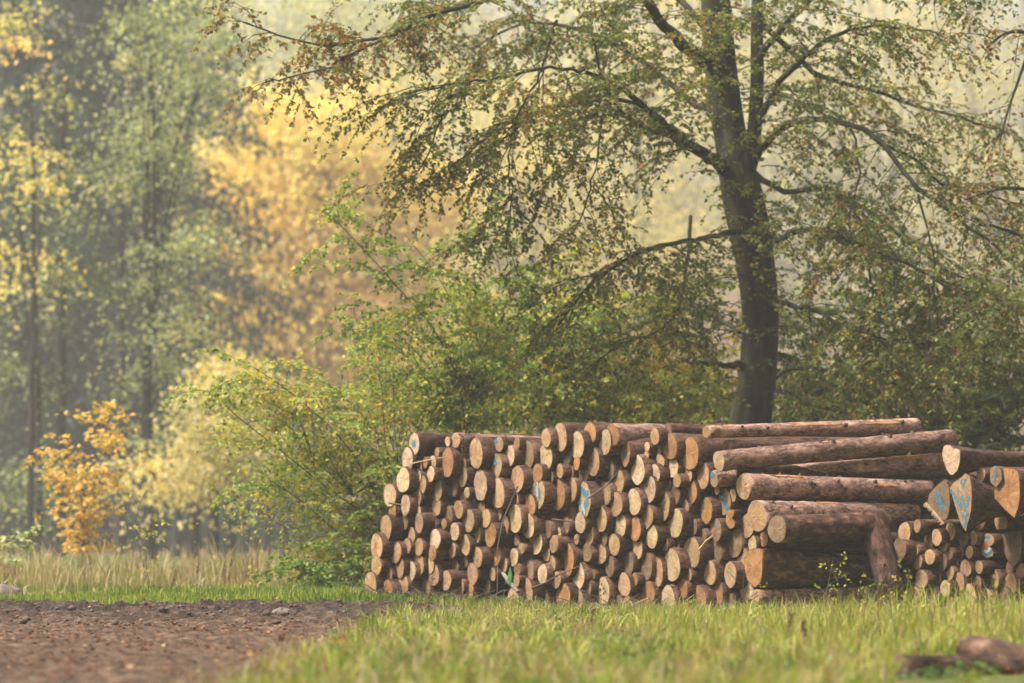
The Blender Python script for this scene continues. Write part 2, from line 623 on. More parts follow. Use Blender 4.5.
def poly_radii(poly, seg=SEG):
    """Radius of a star-shaped outline in the directions of the ring's vertices."""
    out = []
    n = len(poly)
    for k in range(seg):
        a = 2 * math.pi * k / seg
        dx, dy = math.cos(a), math.sin(a)
        best = 0.02
        for i in range(n):
            x1, y1 = poly[i]
            x2, y2 = poly[(i + 1) % n]
            ex, ey = x2 - x1, y2 - y1
            den = dx * ey - dy * ex
            if abs(den) < 1e-9:
                continue
            t = (x1 * ey - y1 * ex) / den
            u = (x1 * dy - y1 * dx) / den
            if t > 0 and -1e-6 <= u <= 1 + 1e-6:
                best = max(best, t)
        out.append(best)
    return np.array(out)


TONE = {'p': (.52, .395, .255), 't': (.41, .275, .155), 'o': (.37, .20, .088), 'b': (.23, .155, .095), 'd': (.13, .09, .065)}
TONE_WORD = {'p': 'pale', 't': 'tan', 'o': 'orange', 'b': 'brown', 'd': 'dark'}


def make_log(origin, axis, L, r0, r1, tone, seed, profile=None, rough=False, bend=0.0, kind='spruce_log', rings=7):
    rg = np.random.default_rng(seed)
    ax = axis.normalized()
    h = Vector((ax.y, -ax.x, 0)).normalized()      # towards the right of the picture
    up = h.cross(ax) * -1
    if up.z < 0:
        up = -up
    root = empty(kind, (0, 0, 0))
    root.matrix_world = Matrix(((ax.x, h.x, up.x, origin.x), (ax.y, h.y, up.y, origin.y), (ax.z, h.z, up.z, origin.z), (0, 0, 0, 1)))
    a = np.linspace(0, 2 * np.pi, SEG, endpoint=False)
    ph = rg.uniform(0, 6.28, 4)
    wob = 1 + .045 * np.sin(2 * a + ph[0]) + .03 * np.sin(3 * a + ph[1]) + .015 * np.sin(5 * a + ph[2])
    prof0 = r0 * wob if profile is None else np.asarray(profile)
    ts = np.array([0.0, .02, .12, .3, .5, .75, 1.0]) if rings == 7 else np.linspace(0, 1, rings)
    V, F = [], []
    mi = []
    for t in ts:
        base = (r0 + (r1 - r0) * t) * (1 + .06 * np.sin(2 * a + ph[0] + t * 2) * (1 - .3 * t) * .6)
        if profile is not None:
            k = max(0.0, 1 - t * L / .55) ** 1.3
            base = prof0 * k + base * (1 - k)
        elif t < .03:
            base = prof0 * (1.0 if t == 0 else 1.03)
        base = base * (1 + .015 * rg.standard_normal(SEG)) * (1 + (.018 * math.sin(t * 37 + ph[1]) if rings > 20 else 0)) if t > 0 else base
        cy_, cz_ = bend * math.sin(math.pi * t), .4 * bend * math.sin(math.pi * t * 1.3)
        V.append(np.stack([np.full(SEG, t * L), base * np.cos(a) + cy_, base * np.sin(a) + cz_], -1))
    m = len(ts)
    inner = prof0 * .965
    V.insert(0, np.stack([np.zeros(SEG), inner * np.cos(a), inner * np.sin(a)], -1))
    m += 1
    for i in range(m - 1):
        for j in range(SEG):
            j2 = (j + 1) % SEG
            F.append((i * SEG + j, i * SEG + j2, (i + 1) * SEG + j2, (i + 1) * SEG + j))
            mi.append(0)
    F.append(tuple((m - 1) * SEG + j for j in range(SEG)))
    mi.append(1)
    me = mesh_from("bark", np.concatenate(V), F, smooth=True, mat_idx=mi)
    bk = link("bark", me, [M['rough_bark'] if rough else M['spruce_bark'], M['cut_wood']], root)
    # sawn end: centre, middle ring and rim, faintly uneven
    cv = [np.array([[-.002, 0, 0]])]
    for q in (.35, .7, 1.0):
        cv.append(np.stack([np.full(SEG, -.002 if q < 1 else 0.0) + .0015 * rg.standard_normal(SEG) * (q < 1), inner * q * np.cos(a), inner * q * np.sin(a)], -1))
    cf = [(0, 1 + (j + 1) % SEG, 1 + j) for j in range(SEG)]
    for i in range(2):
        for j in range(SEG):
            j2 = (j + 1) % SEG
            cf.append((1 + i * SEG + j, 1 + i * SEG + j2, 1 + (i + 1) * SEG + j2, 1 + (i + 1) * SEG + j))
    ce = link("cut_end", mesh_from("cut_end", np.concatenate(cv), cf), M['cut_wood'], root)
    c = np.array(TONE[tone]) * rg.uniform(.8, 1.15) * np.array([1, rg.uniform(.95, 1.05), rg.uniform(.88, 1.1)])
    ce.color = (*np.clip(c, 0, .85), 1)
    bk.color = (.56, .44, .38, 1) if not rough else (.85, .70, .62, 1)  # smooth bark toned down: shade between the pile logs put into the colour
    return root, ce


def stroke(pts, w, x=-.006):
    """Brush stroke on a sawn end as a thin ribbon; pts in (across, up) metres."""
    pts = np.asarray(pts, dtype=float)
    n = len(pts)
    t = np.gradient(pts, axis=0) if n > 1 else np.array([[0, 1.0]])
    t = t / (np.linalg.norm(t, axis=1, keepdims=True) + 1e-9)
    nn = np.stack([-t[:, 1], t[:, 0]], -1)
    ww = w * (1 + .25 * RNG.standard_normal(n))[:, None]
    A = pts + nn * ww / 2
    B = pts - nn * ww / 2
    V = [(x, *p) for p in A] + [(x, *p) for p in B]
    F = [(i, i + 1, n + i + 1, n + i) for i in range(n - 1)]
    return V, F


def blob(cx, cz, rx, rz, x=-.006, seg=14):
    V = [(x, cx, cz)]
    for k in range(seg):
        a = 2 * math.pi * k / seg
        q = random.uniform(.75, 1.15)
        V.append((x, cx + rx * q * math.cos(a), cz + rz * q * math.sin(a)))
    return V, [(0, 1 + k, 1 + (k + 1) % seg) for k in range(seg)]


def paint(parent, pieces, mat, name="paint_mark"):
    if len(pieces) == 2:
        paint(parent, pieces[:1], mat, name)
        pieces = pieces[1:]
    V, F = [], []
    for v, f in pieces:
        b = len(V)
        V += v
        F += [tuple(i + b for i in q) for q in f]
    return link(name, mesh_from(name, np.array(V), F), mat, parent)


MAIN = """
416.5 446.5 9.8 p A1|410 460 11.2 p|405.7 477.4 12 p|392.3 492.7 11 p|427 451 8 b|418.8 464.8 5.7 t|436.6 455 4.5 t|434.8 463.8 5.8 p|446.5 460 13.2 o A9|447.5 441.5 4.5 p
455.9 455 8.5 t|416 479 7.6 p|420.5 482 9 t|428 476.5 7.6 p|427.8 465 5 o|437 486 11.5 t|449.8 483.5 10.4 b|408 502.3 9.5 p|414.2 497.3 9 t
395 512 7.5 o|385 530 11.8 t|379.2 543.8 11.5 t|407 522.5 7 b|420.2 525.3 9 t|438 506 8.7 t|433 518.5 4.5 b|430 526 7 b|433.4 538.4 10 p B11|412.2 536.5 7 t|446.5 521 5 t
456 512 8.5 t|451 514 8 b|455 531 8.5 p|416 548.5 8 t|419 511 4 p|409.5 548 7 t|398.2 553 10.3 t|376.3 565 9 t|373.2 585.2 11 t|388 588 9.5 o C3|391.6 570.7 6.2 t
402.4 568.8 9.4 t|409 568.8 9.4 p|418 567 11 t|405.7 587.6 9.2 t|416 588 7.5 b|431.5 555.5 7 o|427.5 567.5 8 p|432.3 572 10 t|445 579.5 9.5 t|454.5 548.5 7.5 t|457.5 563.5 7 b|456.5 585 10 t
423 587 9 b|473.2 455.9 14 t D2|500.4 446 7 t D4|495 466.7 12 t D5|508.4 457.8 10 p|519.3 446.5 6 t|525.7 452.6 12.6 b|548.5 438 8.5 t|543 457.8 12 p|539.8 471.8 9.2 o|463.4 479 9.5 t
483 487.5 17 p D13|495.2 493.4 14 t|518.7 481.4 14.5 t D15|463 466 5 b|465.2 498 6 b|469.5 495 5 p|473.7 501 8 b|478.8 510.2 6 t|470.9 521 11 t|485.7 516 8.7 t
478.6 531.4 8.8 t|464.8 543.8 9.6 t|491.5 532 11 o E11|490.3 556 12.5 o E11b|500.5 513 9.5 t|505.6 523.4 11 t|512 521 13 p|517.3 503.7 8 o|529.5 503.2 11.3 o|537 497 13.5 t E17
525.7 529 11.2 p|532.6 539 12.7 p|517.5 540 5.5 b|523.4 549.5 5.5 t|465.2 563 7 b|472.3 571.2 10.2 t|480.2 558.5 9.3 t|467 589 7.5 o|490 577 6 t|487.5 583 9 b|504 562 6.5 t|516.3 559.5 8.5 p
525.7 562 7.5 b|531 569 10.5 b|539.8 571.7 9 p|523.8 594.6 12 t|519.6 572 6 b|515.4 597 11 t|545 597 9 b|519 581 6 t
562 439.5 13 t G2|567.5 451 12 b G3|574.8 444 12.2 p|587.2 435.8 10.3 o|605 442.4 11.5 p|624.2 455.5 16 o G8|595.4 464.8 12.3 t|605.9 466.3 10.8 b|635.4 467.2 13.6 p
562.3 471.5 6.5 t|583.4 472.4 9 b|577 462 6 o|615.3 479.8 10.8 t|573 473 6 o|548 478 6 b|560 492 14 o|571.5 492.5 11.5 t|581.5 498 19 p H3|602 496 11 t|616.2 501.7 11 t|636.8 499.3 12 p
602.2 518.6 12.3 t|573 513 7 b|577.7 521.4 9.8 p|584.8 531.7 11 t|579 536.8 4.7 t|567 526 8.5 b|556 531 6 p|550 532 8 b|622.3 527.5 14.5 p H15|632.6 526.5 11 o|611.5 542 10 t|605 540 9 b|553 518 5 b|638 546 10.5 p|552.5 546 8 t
566.3 561.8 14.7 o I1|553.4 562 8.5 t|553.2 577.2 8 t|548.5 556 7 t|578.7 577.2 14.8 p I5|589 555 8.5 b|597.8 556 9.5 t|609.6 564 9 b|600.7 592 18 p I9|565.6 599 13.5 o I10|575.9 601 10.3 t|586.7 584.7 9.8 b|583 604 7 o|590 577 5 b
624.5 584.5 11 t|624.6 604 9.3 t|620 603 9 b|632 582 6 o|629.8 561 11.5 b
655.5 436.8 7.5 t|668.2 434 7.2 b|670 448 12.2 o|687.4 453.6 14.5 o J4|647 447 4.8 p|646.5 454.8 3.8 t|661 454 5 b|661.8 465 8 t|652.3 473.3 8.4 p|671 470 9.5 p|675.2 478 6.5 t|687.4 477 9 t|699.8 478.2 11.7 t|666.2 484.3 9 b|646.8 488.3 13 p
645.7 515.3 11.3 t|665 508.7 13.5 t|674.8 497 8.8 b|687.4 493 12 o|685 507 8 t|676.2 520.5 13.5 p|692.1 526 7.8 b|648.5 534.5 11.2 p|709 511 16.5 o K10|721.7 503.6 11.7 t K11|714.6 527 10.3 b|699.5 536.5 7.5 b|691.5 551.5 14 t|664.5 543.5 6.5 o|677.6 540.5 7 b|715.5 552.5 12.5 b|717.5 490 4.5 t|714 484 5 t
653 569.7 13.8 t|648 569 12 b|669.2 567.8 14.5 p|648.5 596 14.5 o L3|666.8 598.5 13.8 p|684.2 576.5 8 t|681.3 590.5 9.3 o|681.3 607 7.5 t|712.5 573.5 10.8 t|701 596 12.5 o|713.7 596 13.7 o|729 574.5 16 t L11
732 517 10 o N3|730 498 5.7 t|744.7 528.5 11.3 t|736 543 14.7 b|749.7 541 7.5 p|761 540.5 7 t|740.5 562 11 t|744.5 586 11.5 p|725 599 9 b
"""
STACK2 = """
981 474.5 6.5 p|974.4 490.5 7.5 t|981.5 517 16 o S7|1020 508 8 p|1000 520 8 t|906.5 531.5 9.5 t|915 527 6 t|950.5 531 8 t|930.5 541 8 b|934 540 7.5 t|940.5 543 6 t|916.5 553 6 t|920 559 7.5 t|930.5 558 7.3 t
941.7 559.3 8 b|966 539.5 6.3 b|975 540.5 7 t|985.5 543 13 t S21|961 553.5 6.3 b|966.8 552.5 5.8 p|963 568 8.2 t|957 563.5 6 b|979 567 6.3 t|952.5 574 6.3 t|959 582 8.3 t|995.3 580.5 9.2 t|1008 586 9.5 t
893.8 583.3 7.7 t|921.5 579 9 t|966 598.5 11.5 p|960 598 11 b|988 600 13.5 t|1002 598 12 b|1009.5 547 17 b S34|1018 569 7 b|915 594.5 8 t|947 589 8 p|894.5 596 6 b|1025 531 10 b|939 579 6 b|1035 480 12 t|1040 505 12 t|1036 560 10 t|1034 590 12 b
930 594 8 b|906 572 7 b|948 556 5.5 b|977 583 6 b|1012 566 6 b
"""


def parse(txt):
    out = []
    for row in txt.strip().replace('\n', '|').split('|'):
        q = row.split()
        if q:
            out.append([float(q[0]), float(q[1]), float(q[2]), q[3], q[4] if len(q) > 4 else None])
    return out


def ratio_at(px):
    return math.cos(PHI - math.atan((px - 512) / FPX))


def relax(rows, iters=14, gain=.22):
    """Push overlapping logs apart a little, in the plane square to their axes."""
    pos = np.array([[r[0], r[1]] for r in rows])
    home = pos.copy()
    rad = np.array([r[2] for r in rows])
    for _ in range(iters):
        d = pos[:, None] - pos[None]
        dist = np.sqrt((d ** 2).sum(-1)) + 1e-6
        ov = (rad[:, None] + rad[None]) * .93 - dist
        np.fill_diagonal(ov, 0)
        ov = np.clip(ov, 0, None)
        push = (d / dist[..., None] * ov[..., None]).sum(1) * gain
        pos += push
        lim = 2.6
        off = np.clip(pos - home, -lim, lim)
        pos = home + off
    for r, p in zip(rows, pos):
        r[0], r[1] = float(p[0]), float(p[1])


main_rows = parse(MAIN)
stack_rows = parse(STACK2)
relax(main_rows)
relax(stack_rows)

# logs set back in the gaps of the front
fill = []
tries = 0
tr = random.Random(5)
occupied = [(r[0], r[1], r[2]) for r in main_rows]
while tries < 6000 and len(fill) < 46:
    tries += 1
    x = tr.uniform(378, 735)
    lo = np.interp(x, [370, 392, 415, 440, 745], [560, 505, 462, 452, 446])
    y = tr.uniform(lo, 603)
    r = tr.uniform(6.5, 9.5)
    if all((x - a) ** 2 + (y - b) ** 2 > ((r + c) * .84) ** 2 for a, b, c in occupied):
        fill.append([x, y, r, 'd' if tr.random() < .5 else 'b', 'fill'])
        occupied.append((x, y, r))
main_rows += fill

REF = {   # code: (own label, how others refer to it)
    'A1': ("log with a blue spot on its pale end, at the pile's top left corner", "the blue-spotted corner log"),
    'A9': ("tall orange-brown log end just right of the blue-spotted corner log", None),
    'B11': ("pale log end with dark growth rings low on the pile's left side", "the dark-ringed pale log"),
    'C3': ("rusty orange log end in the bottom row near the pile's left end", "the rusty left bottom log"),
    'D2': ("large round log with clear rings under the long thin top log", "the large ringed top log"),
    'D4': ("squarish log end with a blue corner smudge beside the teardrop log", None),
    'D5': ("log end with a blue teardrop of paint, under the top row", "the blue teardrop log"),
    'D13': ("tall narrow pale log end, biggest below the blue teardrop log", "the tall narrow pale log"),
    'D15': ("large tan log end with grey streaks between teardrop log and blue-white log", None),
    'E11': ("orange log end, upper of two that touch in the pile's left half", "the touching orange pair"),
    'E11b': ("orange log end, lower of two that touch in the pile's left half", None),
    'E17': ("log end streaked with blue and white paint and loose bark", "the blue-white streaked log"),
    'G2': ("tall orange-tan log end in the top row before the pink top log", None),
    'G3': ("shadowed log end with blue paint on its lower left edge, top row", None),
    'G8': ("big log with a blue spot in the middle of its orange end", "the blue-centred big log"),
    'H3': ("tallest log end of the pile, smeared all over with blue paint", "the blue-smeared tall log"),
    'H15': ("large pale log end halfway down, between the blue-smeared log and blue figures", "the large pale middle log"),
    'I1': ("glossy golden orange log end low in the middle of the pile", "the golden orange log"),
    'I5': ("large bright pale log end just above the mossy tall log", None),
    'I9': ("tall mossy pale log end standing in the bottom row", "the mossy tall bottom log"),
    'I10': ("rusty orange log end in the bottom row, left of the mossy one", None),
    'J4': ("big orange-tan log in the top row, dark grey bark behind it", "the big top-row orange log"),
    'K10': ("tall reddish tan log end left of the log with blue figures", None),
    'K11': ("log end with blue painted figures near the pile's corner", "the log with blue figures"),
    'L3': ("darkest orange log end in the bottom row right of the pile's middle", "the dark orange bottom log"),
    'L11': ("broad cracked tan log end low at the pile's right corner", "the broad cracked corner log"),
    'N3': ("broken orange-tan log end right of the log with blue figures", None),
    'S7': ("hollow-looking orange log end behind the blue-dotted wedge, small stack", "the hollow-looking log"),
    'S21': ("split log end with blue rings and a red centre, small stack", "the red-centred target log"),
    'S34': ("broad brown log end hanging below the biggest slab end, small stack", "the broad brown stack log"),
}
ORD = ['', 'first', 'second', 'third', 'fourth', 'fifth', 'sixth', 'seventh', 'eighth', 'ninth', 'tenth', 'eleventh', 'twelfth']
SECT = ["right of", "above and right of", "above", "above and left of", "left of", "below and left of", "below", "below and right of"]


def size_word(r):
    return 'thin' if r < 6.6 else 'slim' if r < 9 else 'medium' if r < 11.6 else 'thick'


def label_rows(rows, extra_marks=()):
    marks = [(r[0], r[1], REF[r[4]][1]) for r in rows if r[4] in REF and REF[r[4]][1]] + list(extra_marks)
    desc = []
    for r in rows:
        desc.append(size_word(r[2]) + ' ' + (('shadowed, set-back') if r[4] == 'fill' else TONE_WORD[r[3]]))
    tbl = {}
    for mk, (mx, my, ref) in enumerate(marks):
        buckets = {}
        for i, r in enumerate(rows):
            if r[4] in REF or (r[0] == mx and r[1] == my):
                continue
            ang = math.atan2(my - r[1], r[0] - mx)
            s = int(round(ang / (math.pi / 4))) % 8
            buckets.setdefault((desc[i], s), []).append((math.hypot(r[0] - mx, r[1] - my), i))
        for (dsc, s), lst in buckets.items():
            lst.sort()
            for k, (dd, i) in enumerate(lst):
                o = '' if len(lst) == 1 else ORD[min(k + 1, 12)] + ' '
                txt = f"{dsc} log end, {o}{SECT[s]} {ref}" if o else f"{dsc} log end {SECT[s]} {ref}, only one such there"
                txt = f"{dsc} log end, {o}one {SECT[s]} {ref}" if o else f"{dsc} log end, the one {SECT[s]} {ref}"
                if k < 11:
                    tbl.setdefault(i, []).append((dd + 22 * k, txt))
    out = []
    for i, r in enumerate(rows):
        if r[4] in REF:
            out.append(REF[r[4]][0])
        else:
            out.append(min(tbl[i])[1])
    return out


def build_rows(rows, labels, group, depth_fn, seed0):
    for i, (r, lab) in enumerate(zip(rows, labels)):
        px, py, rp, tone, code = r
        rg = random.Random(seed0 + i)
        Yd = depth_fn(px)
        s = rg.uniform(-.07, .08)
        if code == 'fill':
            s = rg.uniform(.10, .32)
        elif tone == 'b':
            s += rg.uniform(.03, .12)
        Y = Yd + s * .75
        o = P(px, py, Y)
        yaw = rg.gauss(0, .03)
        ax = Vector((math.sin(PHI + yaw), math.cos(PHI + yaw), rg.gauss(0, .012)))
        r0 = rp / FPX * Y * 1.12
        prof = None
        k = Y / FPX
        ra = ratio_at(px)
        if code == 'H3':
            prof = poly_radii([(x / ra * k, y * k) for x, y in [(7, -4), (6.5, 8), (3, 18), (-2, 19), (-6, 10), (-7, -2), (-5, -12), (0, -20), (4, -15)]])
            r1 = r0 * .6
        elif code in ('D13', 'I9'):
            prof = poly_radii([(x / ra * k, y * k) for x, y in [(6.5, -4), (6, 7), (2.5, 15), (0, 17), (-4, 14), (-6.5, 4), (-6, -8), (-3, -16), (3, -16)]])
            r1 = r0 * .6
        elif code == 'G8':
            prof = poly_radii([(x / ra * k, y * k) for x, y in [(6.5, 2), (4.5, 9), (-1, 16), (-4, 10), (-6, 0), (-4, -10), (0, -16), (4.5, -9)]])
            r1 = r0 * .7
        elif code in ('K10', 'L11', 'D15', 'H15'):
            prof = poly_radii([(x / ra * k, y * k) for x, y in [(6.5, 2), (5, 9), (0, 14), (-5, 10), (-6.8, 0), (-5, -9), (0, -15), (5, -9)]])
            r1 = r0 * .7
        elif code == 'N3':
            prof = poly_radii([(x / ra * k, y * k) for x, y in [(2, 2), (4.5, 6), (4, 9), (-1, 9.5), (-4, 4), (-4.8, -4), (-1, -10), (3, -9), (4.5, -3), (1.5, 0)]])
            r1 = r0 * .8
        elif code == 'S7':
            prof = poly_radii([(x / ra * k, y * k) for x, y in [(7, 2), (5, 12), (0, 16), (-5, 12), (-7, 0), (-5, -10), (-1, -16), (4, -10)]])
            r1 = r0 * .6
        elif code == 'S34':
            prof = poly_radii([(x / ra * k, y * k) for x, y in [(10, 8), (8, 17), (-6, 17), (-11, 12), (-10, 0), (-5, -12), (2, -20), (8, -10)]])
            r1 = r0 * .6
        elif code == 'S21':
            prof = poly_radii([(x / ra * k, y * k) for x, y in [(5, 11), (7.5, 6), (6, 1), (2.0, -1), (6.5, -4), (6, -10), (0, -13), (-6, -8), (-7, 2), (-5, 9), (0, 13)]])
            r1 = r0 * .7
        else:
            r1 = r0 * rg.uniform(.8, 1.02)
        root, ce = make_log(o, ax, rg.uniform(2.75, 2.92), r0, r1, tone, seed0 + i, prof)
        tag(root, lab, "log", group)
        K = k
        if code == 'A1':
            paint(ce, [blob(0, 0, 2.2 / ra * K, 4.2 * K)], M['blue_paint'])
        elif code == 'D4':
            paint(ce, [blob(-2.5 / ra * K, 3 * K, 1.6 / ra * K, 2.4 * K)], M['blue_paint'])
        elif code == 'D5':
            V = [(-.006, x / ra * K, y * K) for x, y in [(0, 5), (-.6, 9.5), (-2.2, 6), (-2.6, 2), (-.6, 1), (1.4, .5), (2.2, 3), (1.2, 7), (-.4, 9)]]
            paint(ce, [(V, [(0, k2, k2 + 1) for k2 in range(1, 8)])], M['blue_paint'])
            paint(ce, [blob(.3 / ra * K, 2.4 * K, .6 / ra * K, 1.2 * K, -.009, 8)], M['pale_paint'])
        elif code == 'E17':
            paint(ce, [stroke([(-1 / ra * K, 12 * K), (-2.5 / ra * K, 6 * K), (-2.5 / ra * K, 0), (-1.5 / ra * K, -9 * K)], .018),
                       stroke([(1.5 / ra * K, 7 * K), (2.2 / ra * K, 0), (1 / ra * K, -8 * K)], .03)], M['blue_paint'])
            paint(ce, [stroke([(.2 / ra * K, 12 * K), (0, 5 * K), (.2 / ra * K, -2 * K)], .03)], M['pale_paint'])
        elif code == 'G3':
            paint(ce, [blob(-2.4 / ra * K, -2 * K, 1.4 / ra * K, 2.6 * K)], M['blue_paint'])
            paint(ce, [blob(0.6 / ra * K, -1.6 * K, 1.0 / ra * K, 2.2 * K)], M['blue_paint'])
        elif code == 'G8':
            paint(ce, [blob(0, -1 * K, 2.4 / ra * K, 4.2 * K), stroke([(-.6 / ra * K, 14 * K), (-1 / ra * K, 10 * K), (-.6 / ra * K, 6 * K)], .03)], M['blue_paint'])
        elif code == 'H3':
            paint(ce, [stroke([(-4 / ra * K, 14 * K), (0, 8 * K), (3.5 / ra * K, 4 * K)], .07),
                       stroke([(4 / ra * K, 10 * K), (4.5 / ra * K, 2 * K), (3 / ra * K, -6 * K)], .028),
                       stroke([(-5 / ra * K, 4 * K), (-4 / ra * K, -3 * K), (-1 / ra * K, -8 * K), (0, -15 * K)], .04),
                       stroke([(1 / ra * K, -1 * K), (2 / ra * K, -8 * K)], .03)], M['blue_paint'])
            paint(ce, [stroke([(-2 / ra * K, -4 * K), (1 / ra * K, -12 * K), (0, -17 * K)], .03, -.008)], M['pale_paint'])
        elif code == 'K11':
            c = lambda x, y: (x / ra * K, y * K)
            paint(ce, [stroke([c(.5, 8), c(-2, 7.5), c(-3.2, 5), c(-2.5, 2.5), c(-.5, 2.8), c(.3, 5), c(-.6, 6.6)], .034),
                       stroke([c(-1.8, 1.5), c(-.2, -.5), c(.8, -3), c(1.3, -6), c(2.8, -6.5), c(3.2, -3.5), c(2, -2), c(.6, -3)], .034)], M['blue_paint'])
            paint(ce, [blob(-1.6 / ra * K, 4.8 * K, 1.0 / ra * K, 1.6 * K, -.008, 8)], M['pale_paint'])
        elif code == 'S21':
            arc = lambda rr, a0, a1: [(rr / ra * K * .55 * math.cos(t), rr * K * math.sin(t)) for t in np.linspace(a0, a1, 14)]
            paint(ce, [stroke(arc(9, .9, 3.4), .028), stroke(arc(9, 3.9, 6.0), .028)], M['blue_paint'])
            paint(ce, [stroke(arc(6, 1.4, 3.2), .02), stroke(arc(6, 4.0, 6.0), .03)], M['pale_paint'])
            paint(ce, [blob(-.8 / ra * K, -.5 * K, 1.4 / ra * K, 2.6 * K, -.009, 10)], M['red_paint'])
        elif code in ('I9',):
            for _ in range(6):
                paint(ce, [blob(rg.uniform(-3, 3) / ra * K, rg.uniform(-13, 12) * K, .8 / ra * K, 1.4 * K)], M['bramble_leaf'], "moss_patch")
        LOGS.append(root)


labels = label_rows(main_rows)
build_rows(main_rows, labels, "spruce logs stacked in the long pile", face_depth, 100)
stk_depth = lambda px: face_depth(px, 940, 38.35)
labels2 = label_rows(stack_rows, [(951, 459.7, "the heart-ended top log"), (964, 502, "the blue-dotted wedge end"), (940, 500, "the splintered blue wedge"), (898.5, 554, "the ragged tilted end")])
labels2 = [x if x.endswith("stack") else x.replace("log end", "small-stack log") for x in labels2]
build_rows(stack_rows, labels2, "logs in the small stack beside the long pile", stk_depth, 900)


def long_log(x0, y0, r0, Y0, x1, y1, r1, Y1, tone, label, scars=(), knots=6, rough=False, bend=0.0, profile=None, group="long logs lying bark-side out at the pile's flank", cat="log"):
    a, b = P(x0, y0, Y0), P(x1, y1, Y1)
    ra_, rb_ = 1.04 * r0 / FPX * Y0, r1 / FPX * Y1
    L = (b - a).length
    sd_ = int(x0 * 7 + y0)
    root, ce = make_log(a, b - a, L, ra_, rb_, tone, sd_, profile, rough, bend, rings=40)
    tag(root, label, cat, group)
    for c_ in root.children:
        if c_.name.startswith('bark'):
            c_.color = (2.9, 2.3, 1.95, 1) if rough else (1.75, 1.55, 1.45, 1) if tone != 'd' else (.5, .45, .42, 1)  # flank bark lightened to look lit, gap logs darkened to look shaded
    rg = random.Random(sd_)
    scars = [(u0, u1, math.pi - v1, math.pi - v0) for u0, u1, v0, v1 in scars]

    def surf(t, ang, k=1.0):
        base = (ra_ + (rb_ - ra_) * t) * k
        return (t * L, base * math.cos(ang) + bend * math.sin(math.pi * t), base * math.sin(ang) + .4 * bend * math.sin(math.pi * t * 1.3))

    for (t0, t1, a0, a1) in scars:       # torn bark showing orange wood
        n, q = 14, 6
        V, F = [], []
        for i in range(n + 1):
            u = i / n
            wdt = math.sin(math.pi * min(1, max(0.02, u))) ** .5 * rg.uniform(.55, 1.0)
            mid = (a0 + a1) / 2 + rg.uniform(-.06, .06)
            for j in range(q + 1):
                an = mid + (j / q - .5) * (a1 - a0) * wdt
                k = 1.045 if 0 < j < q else 1.0
                V.append(surf(t0 + (t1 - t0) * u, an, k))
        for i in range(n):
            for j in range(q):
                F.append((i * (q + 1) + j, i * (q + 1) + j + 1, (i + 1) * (q + 1) + j + 1, (i + 1) * (q + 1) + j))
        link("torn_bark", mesh_from("torn_bark", np.array(V), F, smooth=True), M['torn_wood'], root)
    for _ in range(knots):               # branch knots
        t = rg.uniform(.06, .95)
        an = rg.uniform(math.pi * .25, math.pi * 1.05) * -1 + math.pi
        c = np.array(surf(t, an, .97))
        nrm = np.array([rg.uniform(-.3, .3), math.cos(an), math.sin(an)])
        w = Wood()
        kr = rg.uniform(.012, .024)
        w.tube([c - nrm * .01, c + nrm * .012, c + nrm * rg.uniform(.018, .035)], [kr * 1.6, kr, kr * .5], 8, .1)
        link("knot", w.mesh("knot"), M['knot'], root)
    LOGS.append(root)
    return root, ce


UPA = math.pi / 2
long_log(455.4, 440.5, 7.5, 40.4, 640, 447, 7, 41.9, 't', "long pinkish log along the top left of the pile, tapering to the right", knots=3)
long_log(612.4, 434.9, 11, 39.35, 866, 434, 8, 41.0, 'o', "long pink-barked log on top of the pile, starting mid pile", scars=[(.22, .34, 1.9, 2.5)], knots=7)
long_log(706.6, 431.8, 6.3, 38.75, 917, 426, 8, 40.3, 't', "topmost long log with dark red torn bark, thin end towards the corner", scars=[(.05, .12, 1.7, 2.6), (.35, .62, 2.3, 2.8), (.7, .9, 2.4, 2.9)], knots=7)
long_log(690, 445, 8, 39.6, 900, 443, 8, 41.2, 'b', "dark shaded log lying under the topmost log, seen only in the gap", knots=3)
long_log(718.8, 461, 10.2, 38.5, 952, 438.5, 9.2, 39.8, 'p', "thick smooth grey-tan long log rising to the right with dark knots", scars=[(.42, .46, 1.9, 2.2)], knots=11)
tl, tce = long_log(714, 479, 8, 38.7, 942, 461, 8.4, 39.85, 't', "thin long log with blue paint on its small end and orange scar", scars=[(.70, .97, 1.9, 2.7)], knots=5)
paint(tce, [blob(-.02, .04, .045, .035)], M['blue_paint'])
long_log(830, 480, 7.5, 39.9, 985, 476, 7.5, 40.7, 'b', "shaded pinkish log squeezed between two long logs towards the small stack", knots=4)
long_log(743.6, 486.5, 13, 38.45, 930, 490.5, 9.5, 39.55, 't', "long pink-brown log with flaking dark bark in the middle of the flank", scars=[(.12, .3, 1.9, 2.2), (.66, .8, 2.5, 3.0)], knots=11)
long_log(757, 516.2, 15, 38.25, 915, 513, 9, 39.5, 't', "thick long log with a large round clean end and flaky pink bark", scars=[(.35, .5, 1.7, 2.1), (.78, .86, 1.9, 2.5)], knots=9)
long_log(777, 529, 13.5, 37.98, 885, 523, 12, 38.85, 'b', "dark brown-ended log with scaly bark under the thick clean-ended log", knots=6, rough=True)
long_log(753.5, 568, 19, 38.45, 880, 571, 15, 39.3, 'o', "thickest log low at the flank, cracked orange end and dark bark", scars=[(.60, .84, 1.7, 2.4)], knots=5, rough=True,
         profile=poly_radii([(x / ratio_at(753) / FPX * 38.4, y / FPX * 38.4) for x, y in [(8, 3), (8, 12), (10, 18), (5, 20), (-4, 19), (-8, 9), (-8.5, -2), (-5, -14), (2, -20), (7, -14), (8, -5)]]))
